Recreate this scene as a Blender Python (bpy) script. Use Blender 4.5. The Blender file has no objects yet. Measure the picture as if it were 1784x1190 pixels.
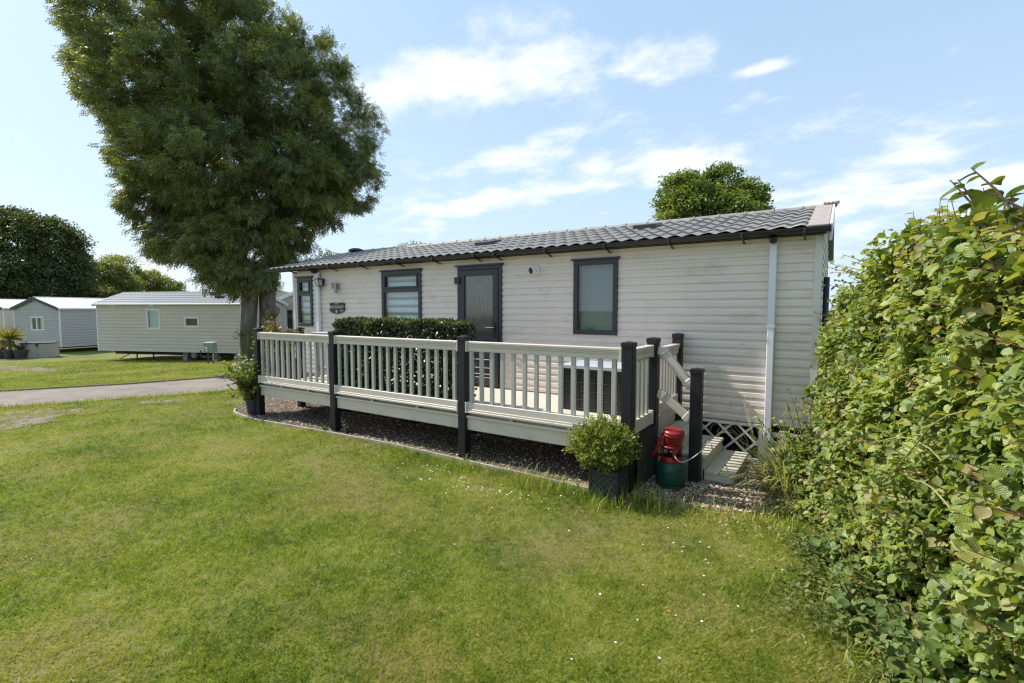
import bpy, bmesh, math, random
import numpy as np
from mathutils import Vector, Matrix
R = math.radians
rnd = random.Random(7)
rng = np.random.default_rng(11)
SC = bpy.context.scene
COL = SC.collection

# ------------------------------------------------------------------ terrain
def gz(x):
    d = max(0.0, -x - 9.0)
    return -0.045 * d if d < 13 else max(-0.585 - 0.02 * (d - 13), -0.75)
def gzv(x):
    d = np.maximum(0, -x - 9.0)
    return np.where(d < 13, -0.045 * d, np.maximum(-0.585 - 0.02 * (d - 13), -0.75))

# ------------------------------------------------------------------ material helpers
def newmat(name):
    m = bpy.data.materials.new(name); m.use_nodes = True
    nt = m.node_tree; nt.nodes.clear()
    out = nt.nodes.new('ShaderNodeOutputMaterial')
    return m, nt, out
def N(nt, typ, **kw):
    n = nt.nodes.new(typ)
    for k, v in kw.items():
        if k[0] == '_': setattr(n, k[1:], v)
        else: n.inputs[k.replace('__', ' ')].default_value = v
    return n
def L(nt, a, b): nt.links.new(a, b)
def ramp(nt, fac, stops, interp='LINEAR'):
    r = nt.nodes.new('ShaderNodeValToRGB'); r.color_ramp.interpolation = interp
    while len(r.color_ramp.elements) < len(stops): r.color_ramp.elements.new(0.5)
    for e, (p, c) in zip(r.color_ramp.elements, stops):
        e.position = p; e.color = (*c, 1) if len(c) == 3 else c
    L(nt, fac, r.inputs[0]); return r.outputs[0]
def noise(nt, scale, detail=4, rough=.55, stretch=None, coord='Object', dist=0.0):
    tc = nt.nodes.new('ShaderNodeTexCoord'); v = tc.outputs[coord]
    if stretch:
        mp = N(nt, 'ShaderNodeMapping'); mp.inputs['Scale'].default_value = stretch
        L(nt, v, mp.inputs[0]); v = mp.outputs[0]
    n = N(nt, 'ShaderNodeTexNoise', Scale=scale, Detail=detail, Roughness=rough, Distortion=dist)
    L(nt, v, n.inputs['Vector']); return n.outputs['Fac']
def mixc(nt, fac, a, b, mode='MIX'):
    m = nt.nodes.new('ShaderNodeMix'); m.data_type = 'RGBA'; m.blend_type = mode
    for s, v in ((0, fac), (6, a), (7, b)):
        if hasattr(v, 'links'): L(nt, v, m.inputs[s])
        else: m.inputs[s].default_value = v if s == 0 else (*v, 1)
    return m.outputs[2]
def math_(nt, op, a, b=0.0, c=0.0, clamp=False):
    m = nt.nodes.new('ShaderNodeMath'); m.operation = op; m.use_clamp = clamp
    for i, v in enumerate((a, b, c)):
        if hasattr(v, 'links'): L(nt, v, m.inputs[i])
        else: m.inputs[i].default_value = v
    return m.outputs[0]
def mat(name, col, rough=.5, var=.12, vscale=3.0, bump=0.0, bscale=60, metal=0.0, spec=.5, stretch=None, dirt=None, dscale=2.0, dthr=(.5, .7)):
    m, nt, out = newmat(name)
    b = N(nt, 'ShaderNodeBsdfPrincipled', Roughness=rough, Metallic=metal)
    b.inputs['Specular IOR Level'].default_value = spec
    n = noise(nt, vscale, 5, .6, stretch)
    lo = tuple(c * (1 - var) for c in col); hi = tuple(min(1, c * (1 + var)) for c in col)
    c = ramp(nt, n, [(.3, lo), (.7, hi)])
    if dirt:
        d = noise(nt, dscale, 6, .65, stretch)
        f = ramp(nt, d, [(dthr[0], (0, 0, 0)), (dthr[1], (1, 1, 1))])
        c = mixc(nt, f, c, dirt)
    L(nt, c, b.inputs['Base Color'])
    if bump:
        bn = N(nt, 'ShaderNodeBump', Strength=bump, Distance=.06 if 'bark' in name else .01)
        L(nt, noise(nt, bscale, 4, .6, stretch), bn.inputs['Height']); L(nt, bn.outputs[0], b.inputs['Normal'])
    L(nt, b.outputs[0], out.inputs[0]); return m
def leafmat(name, stops, rough=.45, trans=.35, nscale=.6, veins=False, tcol=1.6, spec=.4):
    """leaf colour: random per leaf blended with a large scale noise; part of the light passes through"""
    m, nt, out = newmat(name)
    g = nt.nodes.new('ShaderNodeNewGeometry')
    n = noise(nt, nscale, 3, .6)  # over a tree crown this paints lit and dark clumps into the colour
    f = math_(nt, 'ADD', math_(nt, 'MULTIPLY', g.outputs['Random Per Island'], .55), math_(nt, 'MULTIPLY', math_(nt, 'SUBTRACT', n, .28), 1.0))
    c = ramp(nt, f, stops)
    if veins:
        uv = nt.nodes.new('ShaderNodeUVMap'); sp = nt.nodes.new('ShaderNodeSeparateXYZ'); L(nt, uv.outputs[0], sp.inputs[0])
        ax = math_(nt, 'ABSOLUTE', math_(nt, 'SUBTRACT', sp.outputs[0], .5))
        s = math_(nt, 'SINE', math_(nt, 'MULTIPLY', math_(nt, 'SUBTRACT', sp.outputs[1], math_(nt, 'MULTIPLY', ax, .7)), 46))
        v1 = math_(nt, 'GREATER_THAN', s, .86)
        v2 = math_(nt, 'LESS_THAN', ax, .022)
        v = math_(nt, 'MULTIPLY', math_(nt, 'MAXIMUM', v1, v2), .11)
        c = mixc(nt, v, c, (.25, .30, .10))
        bn = N(nt, 'ShaderNodeBump', Strength=.22, Distance=.002); L(nt, s, bn.inputs['Height'])
    b = N(nt, 'ShaderNodeBsdfPrincipled', Roughness=rough); b.inputs['Specular IOR Level'].default_value = spec
    L(nt, c, b.inputs['Base Color'])
    t = N(nt, 'ShaderNodeBsdfTranslucent')
    L(nt, mixc(nt, 1.0, c, (tcol, tcol * .95, tcol * .35), 'MULTIPLY'), t.inputs[0])
    if veins: L(nt, bn.outputs[0], b.inputs['Normal'])
    mx = N(nt, 'ShaderNodeMixShader', Fac=trans); L(nt, b.outputs[0], mx.inputs[1]); L(nt, t.outputs[0], mx.inputs[2])
    L(nt, mx.outputs[0], out.inputs[0]); return m
def glass(name, tint=(.9, .95, .95), refl=1.0):
    m, nt, out = newmat(name)
    tr = N(nt, 'ShaderNodeBsdfTransparent'); tr.inputs[0].default_value = (*tint, 1)
    gl = N(nt, 'ShaderNodeBsdfGlossy', Roughness=.02); gl.inputs[0].default_value = (1, 1, 1, 1)
    lw = N(nt, 'ShaderNodeLayerWeight', Blend=.5)
    f = math_(nt, 'ADD', math_(nt, 'MULTIPLY', math_(nt, 'POWER', lw.outputs['Facing'], 4.5), refl), .055, clamp=True)
    mx = nt.nodes.new('ShaderNodeMixShader'); L(nt, f, mx.inputs[0]); L(nt, tr.outputs[0], mx.inputs[1]); L(nt, gl.outputs[0], mx.inputs[2])
    L(nt, mx.outputs[0], out.inputs[0]); return m

# ------------------------------------------------------------------ mesh builder
def tag(o, label=None, cat=None, group=None, kind=None):
    if label: o['label'] = label
    if cat: o['category'] = cat
    if group: o['group'] = group
    if kind: o['kind'] = kind
    return o
def empty(name, loc, label=None, cat=None, group=None, rz=0.0):
    o = bpy.data.objects.new(name, None); COL.objects.link(o)
    o.location = loc; o.rotation_euler = (0, 0, rz); o.empty_display_size = .2
    return tag(o, label, cat, group)
def rootof(o):
    while o.parent: o = o.parent
    return o
class MB:
    def __init__(s, M=None): s.v = []; s.f = []; s.mi = []; s.M = M; s.cur = 0
    def add(s, vs, fs):
        k = len(s.v)
        for p in vs:
            p = Vector(p); s.v.append(tuple(s.M @ p if s.M else p))
        for f in fs: s.f.append(tuple(i + k for i in f)); s.mi.append(s.cur)
        return s
    def box(s, x0, x1, y0, y1, z0, z1):
        return s.add([(x0, y0, z0), (x1, y0, z0), (x1, y1, z0), (x0, y1, z0), (x0, y0, z1), (x1, y0, z1), (x1, y1, z1), (x0, y1, z1)],
                     [(3, 2, 1, 0), (4, 5, 6, 7), (0, 1, 5, 4), (1, 2, 6, 5), (2, 3, 7, 6), (3, 0, 4, 7)])
    def bar(s, p, q, w, h, up=(0, 0, 1)):
        p = Vector(p); q = Vector(q); d = (q - p).normalized(); u = Vector(up)
        sx = d.cross(u).normalized() * w / 2; sy = sx.cross(d).normalized() * h / 2
        vs = [p - sx - sy, p + sx - sy, p + sx + sy, p - sx + sy, q - sx - sy, q + sx - sy, q + sx + sy, q - sx + sy]
        return s.add(vs, [(3, 2, 1, 0), (4, 5, 6, 7), (0, 1, 5, 4), (1, 2, 6, 5), (2, 3, 7, 6), (3, 0, 4, 7)])
    def tube(s, pts, rs, n=8, cap=True):
        pts = [Vector(p) for p in pts]
        if not hasattr(rs, '__len__'): rs = [rs] * len(pts)
        vs = []; fs = []; ref = Vector((0.3, 0.2, 1)).normalized()
        for i, p in enumerate(pts):
            d = (pts[min(i + 1, len(pts) - 1)] - pts[max(i - 1, 0)]).normalized()
            if abs(d.dot(ref)) > .95: ref = Vector((1, .1, 0)).normalized()
            a = d.cross(ref).normalized(); b = d.cross(a)
            for k in range(n):
                t = 2 * math.pi * k / n; vs.append(p + (a * math.cos(t) + b * math.sin(t)) * rs[i])
        for i in range(len(pts) - 1):
            for k in range(n):
                fs.append((i * n + k, i * n + (k + 1) % n, (i + 1) * n + (k + 1) % n, (i + 1) * n + k))
        if cap: fs += [tuple(range(n - 1, -1, -1)), tuple((len(pts) - 1) * n + k for k in range(n))]
        return s.add(vs, fs)
    def lathe(s, prof, c=(0, 0, 0), n=24, axis=None):
        vs = []; fs = []; c = Vector(c); q = Vector((0, 0, 1)).rotation_difference(Vector(axis)) if axis else None
        for r, z in prof:
            for k in range(n):
                t = 2 * math.pi * k / n; p = Vector((r * math.cos(t), r * math.sin(t), z))
                vs.append(c + (q @ p if q else p))
        for i in range(len(prof) - 1):
            for k in range(n):
                fs.append((i * n + k, i * n + (k + 1) % n, (i + 1) * n + (k + 1) % n, (i + 1) * n + k))
        fs += [tuple(range(n - 1, -1, -1)), tuple((len(prof) - 1) * n + k for k in range(n))]
        return s.add(vs, fs)
    def prism(s, poly, y0, y1):           # outline in x,z pushed along y
        n = len(poly)
        return s.add([(x, y0, z) for x, z in poly] + [(x, y1, z) for x, z in poly],
                     [tuple(range(n)), tuple(range(2 * n - 1, n - 1, -1))] + [(i, i + n, (i + 1) % n + n, (i + 1) % n) for i in range(n)])
    def build(s, name, m, parent=None, smooth=False, bevel=0.0, local=False, seg=1):
        me = bpy.data.meshes.new(name)
        off = Vector((0, 0, 0))
        if parent and not local: off = rootof(parent).location
        me.from_pydata([tuple(Vector(p) - off) for p in s.v], [], s.f)
        ms = m if isinstance(m, (list, tuple)) else [m]
        for x in ms: me.materials.append(x)
        if len(ms) > 1: me.polygons.foreach_set('material_index', s.mi)
        bm = bmesh.new(); bm.from_mesh(me); bmesh.ops.recalc_face_normals(bm, faces=bm.faces)
        bm.to_mesh(me); bm.free()
        if smooth: me.polygons.foreach_set('use_smooth', [True] * len(me.polygons))
        me.update()
        o = bpy.data.objects.new(name, me); COL.objects.link(o)
        if parent: o.parent = parent
        if bevel:
            b = o.modifiers.new('bevel', 'BEVEL'); b.width = bevel; b.segments = seg; b.limit_method = 'ANGLE'; b.angle_limit = R(40)
        return o
def copy_tree(o, parent=None):
    c = o.copy(); COL.objects.link(c); c.parent = parent
    for ch in [x for x in bpy.data.objects if x.parent == o]: copy_tree(ch, c)
    return c

# ------------------------------------------------------------------ leaf clouds (numpy)
def unit(a): return a / np.maximum(np.linalg.norm(a, axis=1, keepdims=True), 1e-9)
def rmesh(name, V, loops, counts, m, parent=None, uv=None, smooth=False):
    me = bpy.data.meshes.new(name)
    me.vertices.add(len(V)); me.vertices.foreach_set('co', V.astype(np.float32).ravel())
    me.loops.add(len(loops)); me.loops.foreach_set('vertex_index', loops.astype(np.int32))
    me.polygons.add(len(counts))
    st = np.concatenate([[0], np.cumsum(counts)[:-1]]).astype(np.int32)
    me.polygons.foreach_set('loop_start', st); me.polygons.foreach_set('loop_total', counts.astype(np.int32))
    if smooth: me.polygons.foreach_set('use_smooth', np.ones(len(counts), bool))
    me.materials.append(m)
    if uv is not None:
        l = me.uv_layers.new(name='UVMap'); l.data.foreach_set('uv', uv.astype(np.float32).ravel())
    me.update(calc_edges=True)
    o = bpy.data.objects.new(name, me); COL.objects.link(o)
    if parent: o.parent = parent
    return o
def cloud(name, T, F, pos, d, nrm, s, m, parent=None, uvT=None, off=None, smooth=False):
    """one copy of leaf template T,F at every pos: y axis along d, z axis near nrm"""
    T = np.array(T, float); k = len(T); n = len(pos)
    if parent is not None: pos = pos - np.array(rootof(parent).location)
    d = unit(d); x = unit(np.cross(d, nrm)); z = np.cross(x, d)
    s = np.broadcast_to(np.asarray(s, float), (n,))[:, None, None]
    V = pos[:, None, :] + s * (T[None, :, 0:1] * x[:, None, :] + T[None, :, 1:2] * d[:, None, :] + T[None, :, 2:3] * z[:, None, :])
    fl = np.concatenate([np.array(f) for f in F]); fc = np.array([len(f) for f in F])
    loops = (fl[None, :] + (np.arange(n) * k)[:, None]).ravel(); counts = np.tile(fc, n)
    uv = None
    if uvT is not None: uv = np.tile(np.array(uvT)[fl], (n, 1))
    return rmesh(name, V.reshape(-1, 3), loops, counts, m, parent, uv, smooth)
OVAL = [(0, 0, 0), (.26, .25, .08), (.34, .5, .06), (.20, .8, -.04), (0, 1, -.20), (-.20, .8, -.04), (-.34, .5, .06), (-.26, .25, .08), (0, .5, -.05)]
OVAL_F = [(0, 1, 8), (1, 2, 8), (2, 3, 8), (3, 4, 8), (4, 5, 8), (5, 6, 8), (6, 7, 8), (7, 0, 8)]
OVAL_UV = [(.5 + x * 1.2, y) for x, y, z in OVAL]
def toothed():
    half = [(.10, .03), (.24, .14), (.27, .17), (.37, .32), (.38, .36), (.41, .50), (.38, .53), (.37, .66), (.31, .69), (.25, .81), (.17, .84), (.10, .93)]
    T = [(0, 0, 0)] + [(x, y, .30 * x - .20 * y * y + .03 * math.sin(9 * y)) for x, y in half] + [(0, 1.0, -.24)] + [(-x, y, .30 * x - .20 * y * y + .03 * math.sin(9 * y + 1)) for x, y in reversed(half)]
    mid = [(0, .25, -.012), (0, .5, -.05), (0, .75, -.115)]
    k = len(T); T += mid; n = len(half); F = []
    for i in range(n + 1):
        a, b = i, i + 1; y = (T[a][1] + T[b][1]) / 2
        m_ = k + (0 if y < .37 else 1 if y < .62 else 2); F.append((a, b, m_))
    for i in range(n + 1, 2 * n + 2):
        a, b = i, (i + 1) % k; y = (T[a][1] + T[b][1]) / 2
        m_ = k + (0 if y < .37 else 1 if y < .62 else 2); F.append((a, b, m_))
    F += [(5, k + 1, k), (8, k + 2, k + 1), (k - 5, k, k + 1), (k - 8, k + 1, k + 2)]
    return T, F, [(.5 + x, y) for x, y, z in T]
DIAM = [(0, 0, 0), (.17, .45, .03), (0, 1, 0), (-.17, .45, .03)]
DIAM_F = [(0, 1, 2), (0, 2, 3)]
WIDE = [(0, 0, 0), (.33, .4, .06), (.16, .8, .02), (0, 1, -.05), (-.16, .8, .02), (-.33, .4, .06)]
WIDE_F = [(0, 1, 2, 3), (0, 3, 4, 5)]
def sph(n): return unit(rng.normal(size=(n, 3)))

# camera frame (used to lay the sky's clouds and crowns out in the world)
CAM = np.array([0, 0, 1.6]); YAW = R(33.2); PIT = math.atan(55 / 861)
FW = np.array([-math.sin(YAW) * math.cos(PIT), math.cos(YAW) * math.cos(PIT), -math.sin(PIT)])
RT = np.array([math.cos(YAW), math.sin(YAW), 0]); UP = np.cross(RT, FW)
def at(u, v, w):
    d = FW * 861 + RT * (u - 892) + UP * (595 - v); return CAM + d * (w / (d @ FW))

# ------------------------------------------------------------------ materials
M = {}
M['siding'] = mat('cream siding', (.735, .635, .555), .5, .05, 1.4, stretch=(1, 1, 2.2), dirt=(.47, .445, .33), dscale=1.9, dthr=(.54, .80))
M['trim'] = mat('cream trim', (.66, .62, .57), .5, .05)
M['frame'] = mat('anthracite frame', (.035, .032, .042), .42, .08)
M['gutter'] = mat('dark gutter plastic', (.022, .022, .026), .4, .2)
M['white'] = mat('white plastic', (.74, .73, .76), .45, .04, dirt=(.60, .58, .54), dscale=6, dthr=(.55, .8))
M['roof'] = mat('grey metal tile', (.275, .256, .24), .55, .22, 9, bump=.25, bscale=260, spec=.4, dirt=(.36, .35, .325), dscale=14, dthr=(.52, .72))
M['flash'] = mat('weathered verge capping', (.35, .30, .265), .8, .14, 14, dirt=(.21, .175, .135), dscale=24, dthr=(.55, .72))
M['moss'] = mat('moss', (.22, .19, .05), .95, .5, 40, bump=1, bscale=120)
M['lilac'] = mat('lilac white soffit', (.70, .66, .74), .5, .04)
M['post'] = mat('charcoal post plastic', (.019, .018, .020), .5, .15, spec=.3)
M['rail'] = mat('sage cream rail plastic', (.60, .53, .455), .45, .05, dirt=(.43, .40, .31), dscale=5, dthr=(.55, .8))
M['balu'] = mat('sage grey baluster plastic', (.43, .42, .375), .45, .05)
M['deck'] = mat('cream decking', (.58, .53, .44), .65, .10, 8, bump=.2, bscale=90, stretch=(1, 9, 1), dirt=(.40, .36, .28), dscale=5, dthr=(.52, .75))
M['step'] = mat('weathered step board', (.55, .505, .41), .65, .12, 8, bump=.2, bscale=90, stretch=(9, 1, 1), dirt=(.36, .33, .26), dscale=8, dthr=(.5, .75))
M['black'] = mat('black plastic', (.016, .016, .017), .38, .2)
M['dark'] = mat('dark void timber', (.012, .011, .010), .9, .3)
M['chassis'] = mat('chassis steel', (.025, .024, .023), .7, .4, 6)
M['greylid'] = mat('grey lid plastic', (.42, .44, .48), .45, .05)
M['greytable'] = mat('grey table top', (.26, .27, .29), .45, .06)
M['blind'] = mat('white blind fabric', (.72, .73, .74), .8, .03)
M['blindgrey'] = mat('sheer blind band', (.30, .31, .32), .8, .03)
M['slat'] = mat('pale venetian slat', (.23, .25, .23), .6, .05)
M['glass'] = glass('window glass', refl=1.1)
M['inside'] = mat('dim room', (.06, .058, .05), .9, .3, 2)
M['gas_red'] = mat('red plastic', (.27, .011, .014), .38, .12, dirt=(.19, .018, .018), dscale=7)
M['gas_green'] = mat('green painted steel', (.007, .062, .038), .42, .2, 5)  # green darkened to stand for the deck's shadow on the bottle
M['steel'] = mat('brushed steel', (.32, .31, .29), .35, .12, metal=.8)
M['chrome'] = mat('bright metal', (.7, .72, .75), .2, .05, metal=1.0)
M['cable'] = mat('white hose', (.7, .68, .64), .5, .05)
M['lattice'] = mat('white garden lattice', (.66, .64, .60), .6, .08)
M['timber'] = mat('old timber', (.24, .18, .115), .85, .25, 4, stretch=(1, 8, 1))
M['edge'] = mat('pale edging board', (.42, .36, .28), .85, .25, 6)
M['stone'] = None
M['soil'] = mat('soil', (.030, .021, .014), .95, .5, 20, bump=.8, bscale=50)
M['pot'] = mat('dark grey pot', (.05, .052, .058), .5, .15)
M['c2wall'] = mat('oatmeal siding', (.57, .505, .425), .55, .05, 1.2)
M['c1wall'] = mat('grey siding', (.42, .405, .41), .55, .04, 1.2)
M['c2roof'] = mat('pale grey roof tile', (.27, .275, .285), .5, .08, 8)
M['c1roof'] = mat('white roof sheet', (.80, .80, .80), .35, .03, 8)
M['storage'] = mat('beige storage plastic', (.37, .34, .305), .55, .05)
M['elec'] = mat('grey green meter box', (.22, .27, .245), .5, .08)
M['yellow'] = mat('yellow hose', (.55, .42, .12), .5, .1)
M['concrete'] = mat('concrete block', (.30, .29, .27), .9, .15, 20)
M['rubber'] = mat('tyre rubber', (.018, .018, .018), .8, .2)
M['bark'] = mat('ash bark', (.19, .165, .125), .95, .55, 7, bump=1.0, bscale=16, stretch=(1, 1, .22), dirt=(.085, .085, .03), dscale=2.2, dthr=(.48, .62))
M['twig'] = mat('brown twig', (.075, .045, .030), .8, .3)
M['stemred'] = mat('reddish shoot', (.15, .065, .038), .6, .3)

# ------------------------------------------------------------------ camera, sun, world
cd = bpy.data.cameras.new('camera'); cam = bpy.data.objects.new('camera', cd); COL.objects.link(cam)
cam.location = (0, 0, 1.6); cam.rotation_euler = (math.pi / 2 - PIT, 0, YAW)
cd.sensor_width = 36; cd.lens = 36 * 861 / 1784; cd.clip_start = .05; cd.clip_end = 3000
SC.camera = cam
SUN_EL, SUN_AZ = R(47), R(9)           # sun stands to the left (-x) and a little in front of the wall
sdir = Vector((-math.cos(SUN_EL) * math.cos(SUN_AZ), -math.cos(SUN_EL) * math.sin(SUN_AZ), math.sin(SUN_EL)))
sl = bpy.data.lights.new('sun', 'SUN'); sl.energy = 4.8; sl.angle = R(.6); sl.color = (1, .95, .86)
so = bpy.data.objects.new('sun', sl); COL.objects.link(so); so.rotation_euler = (-sdir).to_track_quat('-Z', 'Y').to_euler()
so.location = (-20, -5, 25)

def make_world():
    w = bpy.data.worlds.new('World'); SC.world = w; w.use_nodes = True
    nt = w.node_tree; nt.nodes.clear()
    out = nt.nodes.new('ShaderNodeOutputWorld'); bg = N(nt, 'ShaderNodeBackground', Strength=.12)
    sky = nt.nodes.new('ShaderNodeTexSky'); sky.sky_type = 'NISHITA'; sky.sun_disc = False
    sky.sun_elevation = SUN_EL; sky.sun_rotation = math.atan2(sdir.x, sdir.y)
    sky.air_density = 1.0; sky.dust_density = 1.6; sky.ozone_density = 1.6; sky.altitude = 0
    tc = nt.nodes.new('ShaderNodeTexCoord'); d = tc.outputs['Generated']
    sp = nt.nodes.new('ShaderNodeSeparateXYZ'); L(nt, d, sp.inputs[0])
    z = math_(nt, 'MAXIMUM', sp.outputs[2], 0.0)
    az = math_(nt, 'ARCTAN2', sp.outputs[0], sp.outputs[1])      # 0 = +y, right positive
    el = math_(nt, 'ARCSINE', sp.outputs[2])
    # cloud layer coordinates
    den = math_(nt, 'ADD', z, .22)
    cx = math_(nt, 'DIVIDE', sp.outputs[0], den); cy = math_(nt, 'DIVIDE', sp.outputs[1], den)
    cv = nt.nodes.new('ShaderNodeCombineXYZ'); L(nt, cx, cv.inputs[0]); L(nt, cy, cv.inputs[1])
    mp = N(nt, 'ShaderNodeMapping'); mp.inputs['Rotation'].default_value = (0, 0, R(-28)); mp.inputs['Scale'].default_value = (1.0, 1.3, 1)
    L(nt, cv.outputs[0], mp.inputs[0])
    def nz(scale, detail, rough, w0):
        n = N(nt, 'ShaderNodeTexNoise', Scale=scale, Detail=detail, Roughness=rough, Distortion=.1); n.noise_dimensions = '4D'
        n.inputs['W'].default_value = w0; L(nt, mp.outputs[0], n.inputs['Vector']); return n.outputs['Fac']
    n1 = nz(4.6, 10, .60, 5.3); n2 = nz(1.3, 5, .55, 8.4)
    # (u, v, half width, half height, weight) of the cloud groups, turned into azimuth / elevation
    groups = [(880, 130, 200, 58, .30, 6), (640, 170, 110, 95, .15, 0), (900, 265, 170, 26, .22, 14), (1010, 290, 190, 40, .16, 18),
              (1130, 120, 110, 45, .14, 8), (1180, 285, 160, 40, .26, 10), (1340, 116, 45, 13, .26, 0), (1600, 245, 160, 55, .14, 0), (1580, 275, 130, 22, .14, 0),
              (1500, 345, 260, 34, .22, 0), (780, 365, 260, 34, .16, 6), (1760, 300, 70, 24, .3, 0), (1420, 400, 300, 60, .13, 0), (300, 470, 300, 55, .18, 0)]
    tot = None
    for (u, v, a, b, wt, rot) in groups:
        c = at(u, v, 1.0) - CAM; c = c / np.linalg.norm(c)
        a0 = math.atan2(c[0], c[1]); e0 = math.asin(c[2])
        c2 = at(u + a, v, 1.0) - CAM; ra = abs(math.atan2(c2[0], c2[1]) - a0)
        c3 = at(u, v - b, 1.0) - CAM; c3 = c3 / np.linalg.norm(c3); re = abs(math.asin(c3[2]) - e0)
        da = math_(nt, 'SUBTRACT', az, a0); de = math_(nt, 'SUBTRACT', el, e0)
        t = math.tan(R(rot))
        x = math_(nt, 'DIVIDE', da, ra)
        y = math_(nt, 'DIVIDE', math_(nt, 'SUBTRACT', de, math_(nt, 'MULTIPLY', da, t)), re)
        r2 = math_(nt, 'ADD', math_(nt, 'MULTIPLY', x, x), math_(nt, 'MULTIPLY', y, y))
        g = math_(nt, 'MULTIPLY', math_(nt, 'EXPONENT', math_(nt, 'MULTIPLY', r2, -.9)), wt)
        tot = g if tot is None else math_(nt, 'ADD', tot, g)
    s = math_(nt, 'ADD', math_(nt, 'ADD', math_(nt, 'MULTIPLY', n1, .9), math_(nt, 'MULTIPLY', n2, .25)), tot)
    mr = nt.nodes.new('ShaderNodeMapRange'); mr.interpolation_type = 'SMOOTHSTEP'
    L(nt, s, mr.inputs[0]); mr.inputs[1].default_value = .645; mr.inputs[2].default_value = .94; mr.inputs[3].default_value = 0; mr.inputs[4].default_value = .80
    # thin veil whitening the sky towards the horizon and the left
    veil = math_(nt, 'EXPONENT', math_(nt, 'MULTIPLY', math_(nt, 'MAXIMUM', el, 0.0), -3.6))
    veil = math_(nt, 'MULTIPLY', veil, .66)
    lf = math_(nt, 'MULTIPLY', math_(nt, 'SUBTRACT', -.25, az), .05, clamp=True)
    veil = math_(nt, 'ADD', veil, lf, clamp=True)
    skyc = mixc(nt, .60, mixc(nt, 1.0, sky.outputs[0], (1.0, 1.08, 1.12), 'MULTIPLY'), (3.5, 5.1, 6.9))
    c = mixc(nt, veil, skyc, (5.6, 6.35, 6.95))
    c = mixc(nt, mr.outputs[0], c, (7.3, 7.4, 7.5))
    L(nt, c, bg.inputs[0]); L(nt, bg.outputs[0], out.inputs[0])
make_world()
vs = SC.view_settings; vs.view_transform = 'Standard'; vs.look = 'None'; vs.exposure = 0.42; vs.gamma = 1.0
SC.cycles.use_denoising = True; SC.cycles.denoiser = 'OPENIMAGEDENOISE'; SC.cycles.denoising_prefilter = 'ACCURATE'; SC.cycles.filter_width = 1.3; SC.cycles.sample_clamp_indirect = 6
SC.cycles.max_bounces = 8; SC.cycles.transparent_max_bounces = 12

# ------------------------------------------------------------------ ground
def lawn_mat(name, blades):
    m, nt, out = newmat(name)
    tc = nt.nodes.new('ShaderNodeTexCoord')
    if blades:   # noise of the place where the blade stands
        pos = tc.outputs['Object']
    else: pos = tc.outputs['Object']
    def n(sc, det, r, w=0.0):
        mp = N(nt, 'ShaderNodeMapping'); mp.inputs['Scale'].default_value = (1, 1, 0); mp.inputs['Location'].default_value = (w, w * .7, 0)
        L(nt, pos, mp.inputs[0]); t = N(nt, 'ShaderNodeTexNoise', Scale=sc, Detail=det, Roughness=r); L(nt, mp.outputs[0], t.inputs['Vector']); return t.outputs['Fac']
    big = n(.5, 3, .55, 3.3); mid = n(2.3, 4, .6, 9.1); fine = n(13, 3, .6, 4.4); dry = n(.85, 5, .62, 21.7)
    def cen(x, k): return math_(nt, 'MULTIPLY', math_(nt, 'SUBTRACT', x, .5), k)
    f = math_(nt, 'ADD', math_(nt, 'ADD', cen(big, 1.0), cen(mid, .85)), math_(nt, 'ADD', cen(fine, .7), .5))
    df = ramp(nt, math_(nt, 'ADD', dry, cen(fine, .35)), [(.46, (0, 0, 0)), (.68, (1, 1, 1))])
    if blades:
        g = nt.nodes.new('ShaderNodeNewGeometry'); rv = g.outputs['Random Per Island']
        f = math_(nt, 'ADD', f, cen(rv, .55))
        c = ramp(nt, f, [(.06, (.066, .118, .015)), (.32, (.150, .222, .028)), (.54, (.262, .325, .046)), (.76, (.39, .40, .095)), (.96, (.55, .49, .25))])
        c = mixc(nt, math_(nt, 'MULTIPLY', df, math_(nt, 'ADD', math_(nt, 'MULTIPLY', rv, .55), .25)), c, (.47, .39, .19))
    else:
        c = ramp(nt, f, [(.15, (.055, .085, .012)), (.5, (.135, .155, .024)), (.85, (.20, .195, .050))])
        c = mixc(nt, math_(nt, 'MULTIPLY', df, .6), c, (.20, .155, .075))
    b = N(nt, 'ShaderNodeBsdfPrincipled', Roughness=.62 if blades else .95); b.inputs['Specular IOR Level'].default_value = .25
    L(nt, c, b.inputs['Base Color'])
    if blades:
        t = N(nt, 'ShaderNodeBsdfTranslucent'); L(nt, mixc(nt, 1.0, c, (1.5, 1.45, .6), 'MULTIPLY'), t.inputs[0])
        mx = N(nt, 'ShaderNodeMixShader', Fac=.3); L(nt, b.outputs[0], mx.inputs[1]); L(nt, t.outputs[0], mx.inputs[2]); L(nt, mx.outputs[0], out.inputs[0])
    else:
        bn = N(nt, 'ShaderNodeBump', Strength=.7, Distance=.02); L(nt, n(45, 4, .7, 1.0), bn.inputs['Height']); L(nt, bn.outputs[0], b.inputs['Normal'])
        L(nt, b.outputs[0], out.inputs[0])
    return m
M['lawn'] = lawn_mat('lawn turf', False); M['blade'] = lawn_mat('grass blade', True)

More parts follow.
